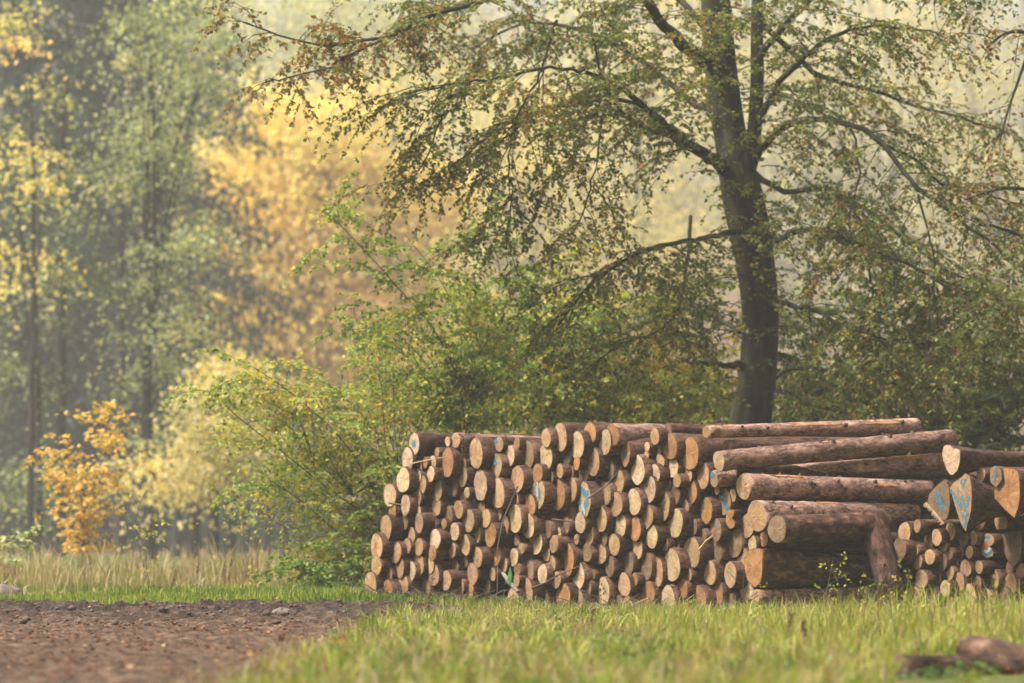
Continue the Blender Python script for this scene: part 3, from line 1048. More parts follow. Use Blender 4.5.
long_log(755.5, 597.5, 7.5, 38.4, 884, 595, 7.5, 39.1, 't', "thin pink-brown log lying lowest at the flank, just above the grass", scars=[(.0, .10, 1.6, 2.5)], knots=6)
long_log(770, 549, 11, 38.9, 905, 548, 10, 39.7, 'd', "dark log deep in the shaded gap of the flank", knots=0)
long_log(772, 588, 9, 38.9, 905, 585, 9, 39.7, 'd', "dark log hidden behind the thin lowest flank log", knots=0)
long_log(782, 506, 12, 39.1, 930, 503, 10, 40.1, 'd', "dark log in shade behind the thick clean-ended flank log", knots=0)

# leaning butt with ragged bark at the far end of the flank
def tip_log(p0, Y0, p1, Y1, r0, r1, tone, label, rough, profile=None, kind='spruce_log', group=None, knots=3):
    a, b = P(p0[0], p0[1], Y0), P(p1[0], p1[1], Y1)
    root, ce = make_log(a, b - a, (b - a).length, r0 / FPX * Y0, r1 / FPX * Y1, tone, int(p0[0]), profile, rough, 0, kind, rings=9)
    tag(root, label, "log", group)
    for q in range(knots):
        t = .25 + .2 * q
        c = np.array([(b - a).length * t, -.05, (r0 / FPX * Y0) * .98])
        w = Wood()
        w.tube([c, c + np.array([0, -.01, .02])], [.025, .018], 8, .1)
        link("knot", w.mesh("knot"), M['torn_wood'], root)
    return root, ce


tip_log((891, 592), 38.3, (872, 519), 38.8, 13, 15, 'b', "short dark scaly log leaning steeply between the flank and small stack", True, knots=1)
k2 = 38.4 / FPX


def wedge(px, py, Y, poly, L, r1, tone, label):
    ra = ratio_at(px)
    prof = poly_radii([(x / ra * Y / FPX, -y * Y / FPX) for x, y in poly])
    ax = Vector((math.sin(PHI), math.cos(PHI), 0.0))
    root, ce = make_log(P(px, py, Y), ax, L, r1, r1, tone, int(px), prof, False, 0, rings=7)
    tag(root, label, "log", "logs in the small stack beside the long pile")
    return root, ce, ra


wedge(951, 459.7, 38.1, [(-8, -14), (-2, -16), (3, -11), (9, -12), (9, 2), (6, 12), (0, 17), (-5, 9), (-9, -3)], 2.9, .088, 'p', "long pink-barked log with a pale heart-shaped end on the small stack")
r_, ce_, ra = wedge(1007, 492, 37.3, [(-11, -22), (-4, -25), (6, -24), (12, -20), (13, 0), (12, 14), (7, 27), (-2, 18), (-13, 6), (-12, -8)], 2.8, .11, 'o', "biggest slab-like orange log end on the small stack")
r_, ce_, ra = wedge(996, 477, 37.4, [(-6, -9), (0, -12), (5, -8), (6, 3), (0, 11), (-6, 5)], 2.8, .07, 'b', "brown log end with a blue stroke beside the biggest slab end")
paint(ce_, [stroke([(.01, .10), (0, .04), (-.02, -.03)], .02)], M['blue_paint'])
r_, ce_, ra = wedge(963, 502, 37.6, [(-14, -17), (-3, -24), (2, -29), (8, -26), (9, -8), (8, 10), (2, 32), (-3, 20), (-8, 4)], 2.7, .10, 't', "tall wedge-shaped log end dotted all over with blue paint")
sc_ = lambda x, y: (x / ra * 38 / FPX, y * 38 / FPX)
rg = random.Random(4)
st_ = []
for (x, y) in [(-11, 13), (-9, 11), (-7, 7), (-2, 22), (0, 19), (2, 23), (-4, 12), (-5, 3), (-1, 6), (1, 1), (-2, -3), (2, -4), (4, 0), (0, -10), (2, -13), (3, -17), (1, -21), (4, -9), (-3, 0), (5, 6)]:
    a = rg.uniform(-.5, .5)
    st_.append(stroke([sc_(x, y), sc_(x + a * .8, y - 1.8), sc_(x + a * 1.6, y - 4.2)], rg.uniform(.03, .05)))
paint(ce_, st_, M['blue_paint'])
r_, ce_, ra = wedge(940, 500, 38.1, [(-2, -16), (6, -21), (9, -12), (10, 4), (8, 16), (4, 23), (-2, 16), (-9, 14), (-13, 4), (-11, -6)], 2.6, .09, 'b', "splintered wedge-shaped log end with blue scribbles on brown wood")
st_ = []
for (x, y) in [(-4, 9), (-3, 6), (-1, 8), (0, 3), (2, 1), (3, -3), (1, -5), (0, 0), (-2, 2), (2, -7)]:
    a = rg.uniform(-.5, .5)
    st_.append(stroke([sc_(x, y), sc_(x + a * .8, y - 1.8), sc_(x + a * 1.6, y - 4)], rg.uniform(.028, .045)))
paint(ce_, st_, M['blue_paint'])
# splinters torn from its lower edge
sp = Wood()
for k in range(16):
    u = k / 15
    x = -13 + 17 * u
    y = -3 - 20 * u ** 1.1
    b0 = sc_(x, y)
    ln = random.uniform(.02, .05)
    sp.tube([(-.0, b0[0], b0[1]), (-ln * .6, b0[0] - ln * .8, b0[1] - ln * .5)], [.014, .003], 5)
link("splintered_edge", sp.mesh("splintered_edge"), M['splinter'], ce_)
r_, ce_, ra = wedge(898.5, 554, 38.5, [(-2, -16), (5, -15), (8, -8), (7, 0), (2, 8), (-5, 15), (-9, 15), (-7, 4), (-6, -8)], 2.2, .11, 'b', "ragged tilted brown log end beside the leaning scaly log")
r_, ce_, ra = wedge(1001, 522, 37.9, [(-6, -8), (4, -7), (7, 0), (5, 7), (-4, 8), (-7, 1)], 2.5, .08, 't', "stubby cracked tan log end jammed under the biggest slab end")

# loose sticks caught in the pile
def stick(name, pts, r, label, mat='twig_bark'):
    w = Wood()
    P3 = [P(x, y, Y) for x, y, Y in pts]
    w.tube(P3, np.linspace(r, r * .5, len(P3)) * .62, 6, .08)
    o = link(name, w.mesh(name), M[mat])
    tag(o, label, "stick", "broken sticks caught between the log ends")


stick("broken_stick", [(412, 463.5, 40.2), (428, 460, 40.15), (452, 455.5, 40.1)], .012, "thin pale stick lying across the log ends by the blue-spotted corner log", 'splinter')
stick("broken_stick", [(389, 503, 40.3), (404, 505, 40.4)], .02, "short flat pale splinter sticking out at the pile's left end", 'splinter')
stick("broken_stick", [(588, 498, 38.95), (606, 486, 38.95), (622, 467, 38.95)], .017, "thin grey stick slanting up from the blue-smeared tall log")
stick("broken_stick", [(518, 486, 39.3), (503, 520, 39.25), (498, 545, 39.2), (497, 600, 39.1)], .014, "dark thin stick hanging steeply down the left half of the pile")
stick("broken_stick", [(700, 549, 38.5), (706, 541, 38.4), (713, 535.5, 38.3)], .024, "pale broken branch stub poking out left of the pile's corner", 'splinter')
stick("broken_stick", [(552, 519.5, 39.0), (575, 521.5, 38.9)], .016, "dark straight stick lying level below the blue-smeared tall log")
stick("broken_stick", [(532, 588, 39.1), (545, 583, 38.95), (560, 574, 38.9), (580, 566, 38.9)], .017, "curved brown stick low in front of the golden orange log")
stick("broken_stick", [(620, 612, 38.3), (634, 604, 38.3), (648, 598, 38.35)], .014, "pale crooked stick lying at the foot of the pile's middle", 'splinter')

# ------------------------------------------------------------------ leafy growth
def curve3(p0, d0, L, droop, n, wig=.12):
    """Polyline that starts along d0 and bends under its weight."""
    pts = [np.array(p0, dtype=float)]
    d = np.array(d0, dtype=float)
    d /= np.linalg.norm(d) + 1e-9
    st = L / (n - 1)
    for i in range(n - 1):
        d = d + np.array([0, 0, -droop]) * (1.0 / n) + RNG.normal(0, wig, 3)
        d /= np.linalg.norm(d) + 1e-9
        pts.append(pts[-1] + d * st)
    return np.array(pts)


def at_curve(pts, t):
    f = t * (len(pts) - 1)
    i = min(int(f), len(pts) - 2)
    u = f - i
    p = pts[i] * (1 - u) + pts[i + 1] * u
    d = pts[i + 1] - pts[i]
    return p, d / (np.linalg.norm(d) + 1e-9)


DK = 1.0


def leafy_twig(wood, lv, p0, d0, L, tr, lsize, density, droop, tint_c, tint_s, jitter=.5, red=0.0):
    n = 4
    pts = curve3(p0, d0, L, droop, n, .12)
    if wood is not None:
        wood.tube(pts, np.linspace(tr, tr * .35, n), 3)
    m = max(3, int(L * density * DK))
    t = RNG.random(m) * .95 + .05
    idx = np.minimum((t * (n - 1)).astype(int), n - 2)
    u = (t * (n - 1) - idx)[:, None]
    c = pts[idx] * (1 - u) + pts[idx + 1] * u
    dd = unit(pts[idx + 1] - pts[idx])
    side = unit(np.cross(dd, np.array([0, 0, 1.0]))) * np.where(RNG.random(m) < .5, 1, -1)[:, None]
    d = unit(side + dd * .6 + RNG.normal(0, jitter, (m, 3)) + np.array([0, 0, -.25]))
    up = unit(np.array([0, 0, 1.0]) + RNG.normal(0, .55, (m, 3)))
    tt = np.clip(tint_c + RNG.normal(0, tint_s, m), 0, 1)
    if red:
        tt = np.where(RNG.random(m) < red, RNG.uniform(.86, 1, m), tt)
    lv.add(c, d, lsize * RNG.uniform(.7, 1.25, m), tt, up)


def spray(wood, lv, p0, d0, L, r, lsize, dens, droop, tint_c, tint_s, ntw=10, twl=.5, red=0.0):
    """A side branch that carries twigs to both sides."""
    pts = curve3(p0, d0, L, droop, 7, .10)
    wood.tube(pts, np.linspace(r, r * .3, 7), 4)
    for k in range(ntw):
        t = .18 + .8 * (k + RNG.random()) / ntw
        p, d = at_curve(pts, min(t, .99))
        s = np.cross(d, [0, 0, 1.0])
        s /= np.linalg.norm(s) + 1e-9
        s *= 1 if k % 2 else -1
        dv = s * RNG.uniform(.6, 1.1) + d * RNG.uniform(.4, 1.0) + RNG.normal(0, .22, 3)
        leafy_twig(wood, lv, p, dv, twl * RNG.uniform(.6, 1.3) * (1.15 - .5 * t), r * .3, lsize, dens, droop * .8, tint_c + .25 * float(snoise(p[0], p[2], .5, 3)), tint_s, red=red)
    leafy_twig(wood, lv, pts[-1], pts[-1] - pts[-2], twl, r * .3, lsize, dens, droop, tint_c, tint_s, red=red)


def smooth_path(pts, n):
    pts = np.asarray(pts, dtype=float)
    t = np.linspace(0, len(pts) - 1, n)
    out = np.zeros((n, pts.shape[1]))
    for k, tt in enumerate(t):
        i = min(int(tt), len(pts) - 2)
        u = tt - i
        p0 = pts[max(i - 1, 0)]
        p1, p2 = pts[i], pts[i + 1]
        p3 = pts[min(i + 2, len(pts) - 1)]
        out[k] = .5 * ((2 * p1) + (-p0 + p2) * u + (2 * p0 - 5 * p1 + 4 * p2 - p3) * u * u + (-p0 + 3 * p1 - 3 * p2 + p3) * u ** 3)
    return out


def plant_thing(name, base, label, cat, wood, lv, wmat, lmat, trunk_name="trunk", crown_name="crown", group=None, aspect=.62):
    root = empty(name, base)
    w = link(trunk_name, wood.mesh(trunk_name), wmat, root)
    c = link(crown_name, lv.mesh(crown_name, aspect), lmat, root)
    for o in (w, c):
        o.matrix_parent_inverse = Matrix.Translation(Vector(base)).inverted()
    tag(root, label, cat, group)
    return root


# the beech behind the pile.  Limbs: (px, py, depth, half width in px)
BY = 47.0
wood, lv = Wood(), Leaves()
LIMBS = [
    # trunk and the two leaders
    [(748, 560, 47, 34), (748, 470, 47, 27), (750, 425, 47, 25), (757, 380, 47, 22), (760, 330, 47, 21), (759, 290, 47, 21.5), (753, 245, 47, 23), (745, 205, 47, 24), (738, 175, 47, 22), (731, 140, 47, 19), (724, 95, 47, 19), (719, 40, 47, 18), (715, -20, 47, 16), (712, -120, 47, 12), (708, -230, 47, 6)],
    [(742, 190, 47, 12), (752, 150, 46.8, 11), (757, 90, 46.7, 10), (757, 30, 46.6, 9), (760, -40, 46.6, 8), (768, -140, 46.5, 4)],
]
SIDE = [
    [(736, 182, 47, 10), (716, 162, 46.7, 10), (697, 149, 46.4, 9), (680, 140, 46, 8), (662, 122, 45.6, 6.5), (642, 104, 45, 5), (615, 84, 44.6, 4), (585, 72, 44, 3)],
    [(728, 80, 47, 12), (700, 58, 46.6, 11), (680, 42, 46.2, 9.5), (657, 18, 45.9, 8), (640, -8, 45.5, 7), (600, -50, 45, 4)],
    [(676, 136, 46, 5), (650, 130, 45.4, 3.8), (628, 118, 44.9, 3), (610, 95, 44.5, 2.6), (600, 70, 44.2, 2.2), (594, 40, 44, 1.8)],
    [(750, 175, 47, 7), (762, 148, 46.6, 6), (783, 129, 46.2, 5.2), (815, 119, 45.8, 4.6), (850, 124, 45.3, 4.4), (883, 144, 45, 4), (912, 182, 44.7, 3.4), (955, 214, 44.4, 2.7), (1003, 252, 44.2, 2)],
    [(883, 144, 45, 3), (915, 160, 45.4, 2.4), (950, 190, 45.6, 2), (990, 195, 46, 1.6), (1030, 210, 46, 1.2)],
    [(760, 120, 46.7, 6), (778, 85, 46.2, 5), (806, 55, 45.8, 4), (840, 34, 45.2, 3), (880, 25, 45, 2.2), (930, 30, 44.8, 1.6)],
    [(757, 60, 46.6, 6), (790, 20, 46, 5), (830, -15, 45.4, 4), (900, -30, 45, 3), (980, -10, 44.6, 2)],
    [(745, 365, 47, 6), (730, 365, 46.6, 5), (714, 364, 46.2, 4), (694, 362, 45.8, 3.2)],
    [(640, -10, 45.5, 6), (560, -30, 44.6, 5), (480, 2, 44, 4.2), (440, 12, 43.7, 3.6), (400, 32, 43.5, 3), (352, 44, 43.3, 2.4), (300, 42, 43.2, 1.8), (243, 22, 43, 1.2)],
    [(400, 32, 43.5, 2.4), (360, 50, 43.2, 1.8), (320, 70, 43, 1.4), (270, 80, 42.9, 1)],
    [(585, 72, 44, 3), (545, 68, 43.8, 2.6), (500, 78, 43.5, 2.2), (455, 84, 43.4, 1.7), (410, 92, 43.2, 1.2)],
    [(642, 104, 45, 3), (600, 100, 44.6, 2.6), (550, 110, 44.2, 2.2), (500, 130, 44, 1.6), (450, 165, 43.9, 1.2)],
    [(745, 230, 47, 5), (715, 235, 46.2, 4.2), (690, 240, 45.6, 3.8), (655, 247, 45, 3.4), (620, 262, 44.6, 2.6), (585, 290, 44.3, 2), (560, 325, 44.1, 1.5)],
    [(690, 215, 46, 3), (688, 260, 45.6, 2.8), (683, 295, 45.3, 2.6), (672, 320, 45, 2.3), (650, 335, 44.8, 1.9), (620, 345, 44.6, 1.5), (595, 362, 44.5, 1.1)],
    [(755, 250, 47, 6), (785, 235, 46.2, 4.6), (820, 230, 45.6, 3.8), (860, 245, 45, 3.2), (905, 262, 44.6, 2.6), (950, 290, 44.4, 2), (1000, 310, 44.3, 1.4)],
    [(757, 300, 47, 5), (790, 305, 46.1, 4), (820, 312, 45.6, 3.2), (850, 330, 45.1, 2.6), (890, 340, 44.8, 2), (930, 342, 44.6, 1.5)],
    [(720, 50, 47, 6), (680, 0, 47.8, 5), (600, -60, 48.4, 4), (500, -50, 49, 3), (430, 0, 49.4, 2)],
    [(735, 120, 47, 6), (690, 100, 48, 5), (640, 60, 48.8, 4), (580, 30, 49.4, 3), (520, 25, 49.8, 2), (470, 50, 50, 1.4)],
    [(738, 160, 47, 6), (780, 190, 48.2, 4.6), (830, 190, 49, 3.8), (880, 220, 49.6, 3), (930, 260, 50, 2.2), (980, 285, 50.2, 1.6)],
    [(760, 20, 47, 5), (810, 70, 48, 4), (870, 90, 48.8, 3), (930, 110, 49.4, 2.2), (1000, 130, 49.8, 1.6)],
    [(748, 340, 47, 4), (720, 320, 47.8, 3.4), (670, 300, 48.4, 3), (610, 300, 48.8, 2.4), (550, 330, 49.2, 1.8)],
    [(755, 395, 47, 4), (790, 370, 47.6, 3.4), (840, 372, 48, 2.8), (900, 385, 48.2, 2.2), (960, 392, 48.4, 1.6)],
    [(545, 68, 43.8, 2), (520, 110, 43.7, 1.8), (510, 150, 43.8, 1.5), (512, 200, 43.9, 1.2), (505, 250, 44, .9)],
    [(600, 100, 44.6, 2), (600, 140, 44.3, 1.7), (590, 190, 44.2, 1.4), (575, 235, 44.1, 1)],
    [(455, 84, 43.4, 1.6), (440, 120, 43.5, 1.4), (425, 160, 43.6, 1.1), (400, 190, 43.7, .8)],
    [(555, 20, 44, 2.4), (545, 60, 43.9, 1.8), (535, 100, 43.8, 1.3)],
    [(860, 245, 45, 2), (872, 290, 44.9, 1.7), (868, 330, 44.8, 1.4), (880, 370, 44.8, 1)],
    [(915, 183, 44.7, 2), (930, 240, 44.7, 1.7), (935, 290, 44.6, 1.3), (925, 340, 44.6, 1)],
    [(850, 124, 45.3, 2), (860, 170, 45.1, 1.7), (850, 215, 45.0, 1.3), (855, 260, 45, .9)],
]
for k, Lm in enumerate(LIMBS):
    p = [tuple(P(a, b, Y)) + (w * (.88 if k == 0 else .7) / FPX * Y,) for a, b, Y, w in Lm]
    q = smooth_path(p, len(p) * 3)
    wood.tube(q[:, :3], q[:, 3], 20 if k == 0 else 12, .035)
for k, Lm in enumerate(SIDE):
    p = [tuple(P(a, b, Y)) + (w / FPX * Y,) for a, b, Y, w in Lm]
    q = smooth_path(p, len(p) * 4)
    q[:, :3] += RNG.normal(0, .012, (len(q), 3))
    wood.tube(q[:, :3], np.maximum(q[:, 3] * .66, .008), 8, .03)
    if k == 7:
        continue
    pts = q[:, :3]
    seglen = np.linalg.norm(np.diff(pts, axis=0), axis=1).sum()
    nb = int(seglen / .158)
    for b in range(nb):
        t = .22 + .76 * (b + RNG.random()) / nb
        if t > .99:
            continue
        pp, d = at_curve(pts, t)
        ang = RNG.uniform(0, 2 * np.pi)
        side = np.array([math.cos(ang), math.sin(ang) * .7, RNG.uniform(-.35, .55)])
        dv = side + d * .7
        pxx = 512 + pp[0] / pp[1] * FPX
        reddish = .5 if (pxx < 430 and pp[2] > 5.2) else .13
        L_ = RNG.uniform(.55, 1.35) * (1.0 if pxx > 430 else .45)
        dens = 30 if pxx > 430 else 26
        if pxx > 860 and pp[2] > 4.2:
            dens *= .7
        spray(wood, lv, pp, dv, L_, .007, .060, dens * 1.5, .9, .40, .19, ntw=9 if pxx > 430 else 5, twl=.44, red=reddish)
    leafy_twig(wood, lv, pts[-1], pts[-1] - pts[-3], .5, .004, .075, 22, .6, .4, .2, red=.2)
# short shoots close to the stem
for k in range(80):
    y = RNG.uniform(-60, 400)
    x = 745 + RNG.uniform(-18, 18)
    p0 = np.array(P(x, y, 46.75))
    dv = np.array([RNG.choice([-1, 1]) * RNG.uniform(.5, 1), RNG.uniform(-.8, -.1), RNG.uniform(-.1, .5)])
    spray(wood, lv, p0, dv, RNG.uniform(.4, 1.0), .008, .07, 20, .7, .32, .15, ntw=5, twl=.32)
beech_base = (float(P(748, 540, 47).x), 47.0, tz(P(748, 540, 47).x, 47))
plant_thing("beech_tree", beech_base, "large beech with dark mossy trunk and spreading branches right behind the pile", "tree", wood, lv, M['beech_bark'], M['beech_leaf'])
print("beech leaves", sum(len(c) for c in lv.c))

# branches reaching in from a tree beyond the right edge
wood, lv = Wood(), Leaves()
tb = P(1180, 540, 46)
trunk = smooth_path([(tb.x, 46, 0, .26), (tb.x + .1, 46, 3, .2), (tb.x, 46, 6, .17), (tb.x - .1, 46, 9, .1)], 14)
wood.tube(trunk[:, :3], trunk[:, 3], 12, .04)
for Lm in [[(1178, 120, 46, 6), (1110, 70, 45, 4), (1050, 40, 44.3, 2.6), (1010, 32, 44, 1.8), (985, 50, 43.8, 1)],
           [(1180, 180, 46, 6), (1100, 170, 45.4, 4), (1050, 190, 45, 2.6), (1005, 188, 44.8, 1.8), (965, 200, 44.6, 1)],
           [(1180, 300, 46, 5), (1100, 250, 45.4, 3.6), (1040, 240, 45, 2.4), (990, 225, 44.8, 1.5)],
           [(1180, 20, 46, 5), (1110, -10, 45.4, 3.6), (1050, 10, 45, 2.4), (1015, 90, 44.8, 1.5), (1000, 140, 44.6, 1)],
           [(1180, 380, 46, 5), (1100, 340, 45.4, 3.6), (1050, 345, 45, 2.4), (1010, 335, 44.8, 1.5), (975, 352, 44.6, 1)]]:
    p = [tuple(P(a, b, Y)) + (w / FPX * Y,) for a, b, Y, w in Lm]
    q = smooth_path(p, len(p) * 4)
    wood.tube(q[:, :3], q[:, 3], 6, .03)
    for b in range(13):
        pp, d = at_curve(q[:, :3], .35 + .64 * (b + RNG.random()) / 13)
        dv = d * .8 + RNG.normal(0, .6, 3)
        spray(wood, lv, pp, dv, RNG.uniform(.4, .9), .006, .07, 13, .7, .6, .2, ntw=5, twl=.35, red=.35)
plant_thing("beech_tree", (tb.x, 46, 0), "tree with sparse red and orange leaves reaching in from the right edge", "tree", wood, lv, M['beech_bark'], M['beech_leaf'])


def crown_clumps(lv, c, rad, n_cl, per, lsize, tint_c, tint_s, flat=.45, shell=.55, cl_r=.55, vary=.16):
    """Leaf clumps spread through an uneven ellipsoid."""
    d = RNG.normal(0, 1, (n_cl, 3))
    d = unit(d)
    rr = (shell + (1 - shell) * RNG.random(n_cl)) * (1 + .3 * np.sin(3 * np.arctan2(d[:, 0], d[:, 2]) + RNG.uniform(0, 6)))
    cc = np.asarray(c) + d * rr[:, None] * np.asarray(rad)
    for k in range(n_cl):
        s = cl_r * RNG.uniform(.5, 1.3)
        o = RNG.normal(0, 1, (per, 3)) * np.array([s, s, s * flat])
        o[:, 2] -= .25 * (o[:, 0] ** 2 + o[:, 1] ** 2) / s
        t = np.clip(tint_c + RNG.normal(0, vary) + RNG.normal(0, tint_s, per), 0, 1)
        lv.add(cc[k] + o, RNG.normal(0, 1, (per, 3)) + np.array([0, 0, -.4]), lsize * RNG.uniform(.6, 1.3, per), t,
               unit(np.array([0, 0, 1.0]) + RNG.normal(0, .6, (per, 3))))
    return cc


# ------------------------------------------------------------------ shrubs near the pile
DK = 3.8
def shrub(name, base_px, Y, stems, label, lmat, lsize=.055, dens=20, tint_c=.45, tint_s=.2, ntw=8, spacing=.22, sl=(.35, .8), cat="shrub", group=None, stem_w=.012, red=0.0, masses=()):
    wood, lv = Wood(), Leaves()
    bx = float(P(base_px, 540, Y).x)
    bz = tz(bx, Y)
    for st in stems:
        p = [(bx + RNG.uniform(-.15, .15), Y + RNG.uniform(-.15, .15), bz - .05)] + [tuple(P(a, b, Y + dy)) for a, b, dy in st]
        q = smooth_path(p, len(p) * 4)
        wood.tube(q, np.linspace(stem_w, .004, len(q)), 6)
        Ls = np.linalg.norm(np.diff(q, axis=0), axis=1).sum()
        nb = max(3, int(Ls / spacing))
        for b in range(nb):
            t = .15 + .83 * (b + RNG.random()) / nb
            pp, d = at_curve(q, min(t, .99))
            ang = RNG.uniform(0, 2 * np.pi)
            dv = np.array([math.cos(ang), math.sin(ang), RNG.uniform(-.2, .7)]) + d * .5
            spray(wood, lv, pp, dv, RNG.uniform(*sl), .005, lsize, dens, .6, tint_c, tint_s, ntw=ntw, twl=.3, red=red)
    for (mx, my, rx, ry, dy, ncl) in masses:
        ncl = int(ncl * .9)
        c = P(mx, my, Y + dy)
        k_ = (Y + dy) / FPX
        cc = crown_clumps(lv, c, (rx * k_, rx * k_ * .8, ry * k_), ncl, 70, lsize * .95, tint_c + .06, tint_s, cl_r=.25, shell=.0, flat=.5)
        for q_ in cc[::3]:
            s0 = np.array([bx, Y, bz]) * .35 + np.array(tuple(c)) * .65
            curve = smooth_path([s0, (s0 + q_) / 2 + RNG.normal(0, .08, 3), q_ + RNG.normal(0, .05, 3)], 6)
            wood.tube(curve, np.linspace(.007, .003, 6), 3)
    return plant_thing(name, (bx, Y, bz), label, cat, wood, lv, M['twig_bark'], M[lmat], "stems", "leaves", group)


shrub("hazel_shrub", 395, 44.5, [[(385, 520, 0), (350, 450, -.4), (300, 400, -.9), (255, 368, -1.2)],
                                 [(380, 530, .2), (330, 490, -.2), (280, 450, -.6), (230, 410, -.8), (212, 385, -1)],
                                 [(392, 500, .3), (372, 430, .2), (335, 390, .1), (290, 365, 0)],
                                 [(395, 510, .2), (385, 440, 0), (380, 380, .1), (360, 350, .1)],
                                 [(375, 560, -.2), (335, 530, -.5), (300, 500, -.7), (270, 480, -.9)],
                                 [(400, 520, .6), (400, 450, .8), (410, 400, .9), (430, 370, 1)],
                                 [(385, 560, .6), (345, 520, .8), (300, 470, .9), (240, 440, 1)]],
      "arching green and yellow shrub at the left end of the pile", 'shrub_leaf', spacing=.24, dens=17, tint_c=.5, masses=[(330, 440, 100, 65, 0, 62), (385, 510, 45, 75, .3, 52), (270, 395, 60, 32, -.5, 18), (400, 400, 60, 50, .4, 34), (335, 550, 60, 45, .2, 40), (285, 480, 60, 45, .3, 20)])
shrub("birch_sapling", 465, 45.5, [[(462, 470, 0), (465, 400, 0), (460, 330, 0), (440, 280, -.1), (405, 235, -.2)],
                                   [(465, 420, 0), (440, 340, -.3), (400, 290, -.5), (350, 235, -.8), (325, 212, -1)],
                                   [(463, 440, .1), (430, 370, .2), (390, 330, .3), (350, 330, .3)],
                                   [(470, 400, .2), (490, 330, .4), (500, 270, .5), (480, 220, .6)],
                                   [(470, 420, 0), (510, 370, -.2), (550, 340, -.3), (590, 330, -.4)]],
      "slender sapling with bright green twigs rising behind the pile's left half", 'shrub_leaf', spacing=.26, dens=17, tint_c=.36, lsize=.06, masses=[(455, 390, 70, 55, .3, 34), (490, 300, 70, 60, .5, 26), (410, 320, 55, 50, 0, 14), (400, 380, 60, 40, .5, 20)])
shrub("hornbeam_shrub", 560, 48, [[(560, 440, 0), (540, 370, 0), (500, 330, .2), (470, 300, .3)], [(560, 430, 0), (580, 360, 0), (610, 320, .1), (650, 300, .2)],
                                  [(570, 450, .3), (600, 400, .5), (650, 380, .6), (690, 370, .8)], [(550, 450, .3), (520, 400, .6), (470, 385, .8), (440, 380, 1)],
                                  [(560, 430, .6), (560, 360, .9), (555, 310, 1), (550, 270, 1)], [(575, 440, .2), (620, 410, .3), (670, 400, .4), (720, 405, .6)]],
      "dense yellow-green shrub behind the middle of the pile", 'shrub_leaf', spacing=.2, dens=17, tint_c=.52, lsize=.07, masses=[(560, 370, 100, 60, .4, 80), (500, 400, 80, 40, .8, 50), (620, 400, 80, 35, .5, 45), (570, 310, 80, 55, 1, 36), (480, 340, 80, 50, 1, 30)])
shrub("hornbeam_shrub", 640, 49.5, [[(650, 420, 0), (660, 360, 0), (680, 320, .2), (690, 290, .3)], [(640, 430, 0), (610, 380, 0), (590, 340, .1), (580, 310, .2)],
                                    [(650, 440, .3), (690, 410, .5), (720, 380, .6), (735, 340, .8)], [(660, 430, .3), (700, 415, .6), (730, 410, .8)]],
      "yellow-orange shrub glowing left of the beech trunk", 'shrub_leaf', spacing=.2, dens=16, tint_c=.74, lsize=.07, masses=[(660, 370, 60, 50, .4, 50), (700, 400, 50, 30, .8, 26)])
shrub("holly_thicket", 860, 49, [[(850, 440, 0), (820, 380, 0), (800, 340, .2), (790, 310, .3)], [(860, 430, 0), (870, 370, 0), (880, 320, .1), (870, 290, .2)],
                                 [(840, 450, .3), (810, 420, .5), (790, 400, .6), (775, 380, .8)], [(880, 450, .3), (920, 410, .6), (950, 370, .8), (960, 330, 1)],
                                 [(860, 430, .6), (900, 380, .9), (915, 330, 1), (920, 300, 1)], [(870, 450, -.2), (900, 430, -.3), (940, 420, -.4)]],
      "dark green thicket behind the long logs, right of the beech trunk", 'under_leaf', spacing=.17, dens=20, tint_c=.45, lsize=.075, masses=[(860, 390, 95, 50, .4, 70), (810, 400, 50, 40, .8, 30)])
shrub("holly_thicket", 990, 48, [[(990, 440, 0), (970, 390, 0), (960, 350, .2), (950, 310, .3)], [(1000, 430, 0), (1010, 370, 0), (1015, 320, .1), (1020, 290, .2)],
                                 [(980, 450, .3), (950, 430, .5), (920, 420, .6), (900, 400, .8)], [(1010, 450, .3), (1040, 410, .6), (1060, 370, .8)],
                                 [(1000, 440, .6), (990, 400, .9), (1000, 350, 1)], [(970, 450, 0), (940, 445, 0), (915, 440, 0)]],
      "green thicket with a few yellow leaves behind the small stack", 'under_leaf', spacing=.17, dens=20, tint_c=.5, lsize=.075)
shrub("bramble_bush", 335, 43.0, [[(330, 585, 0), (300, 570, -.2), (285, 565, -.3)], [(340, 580, 0), (345, 555, 0), (335, 540, .1)], [(345, 580, 0), (365, 560, .1), (370, 545, .2)],
                                  [(330, 590, -.3), (310, 585, -.5), (290, 590, -.6)], [(350, 590, -.3), (370, 585, -.4)], [(340, 580, .3), (320, 560, .6)]],
      "low bright green bramble bush at the left foot of the pile", 'bramble_leaf', spacing=.12, dens=26, tint_c=.55, lsize=.06, sl=(.25, .5), ntw=6)
shrub("bramble_bush", 395, 41.6, [[(400, 600, 0), (412, 596, -.2)], [(385, 602, -.2), (372, 600, -.3)], [(390, 598, .1), (395, 588, .1)], [(400, 604, -.4), (425, 603, -.5), (450, 603, -.6)]],
      "low green bramble creeping along the foot of the pile's left end", 'bramble_leaf', spacing=.12, dens=24, tint_c=.6, lsize=.05, sl=(.12, .3), ntw=5)
DK = 1.5
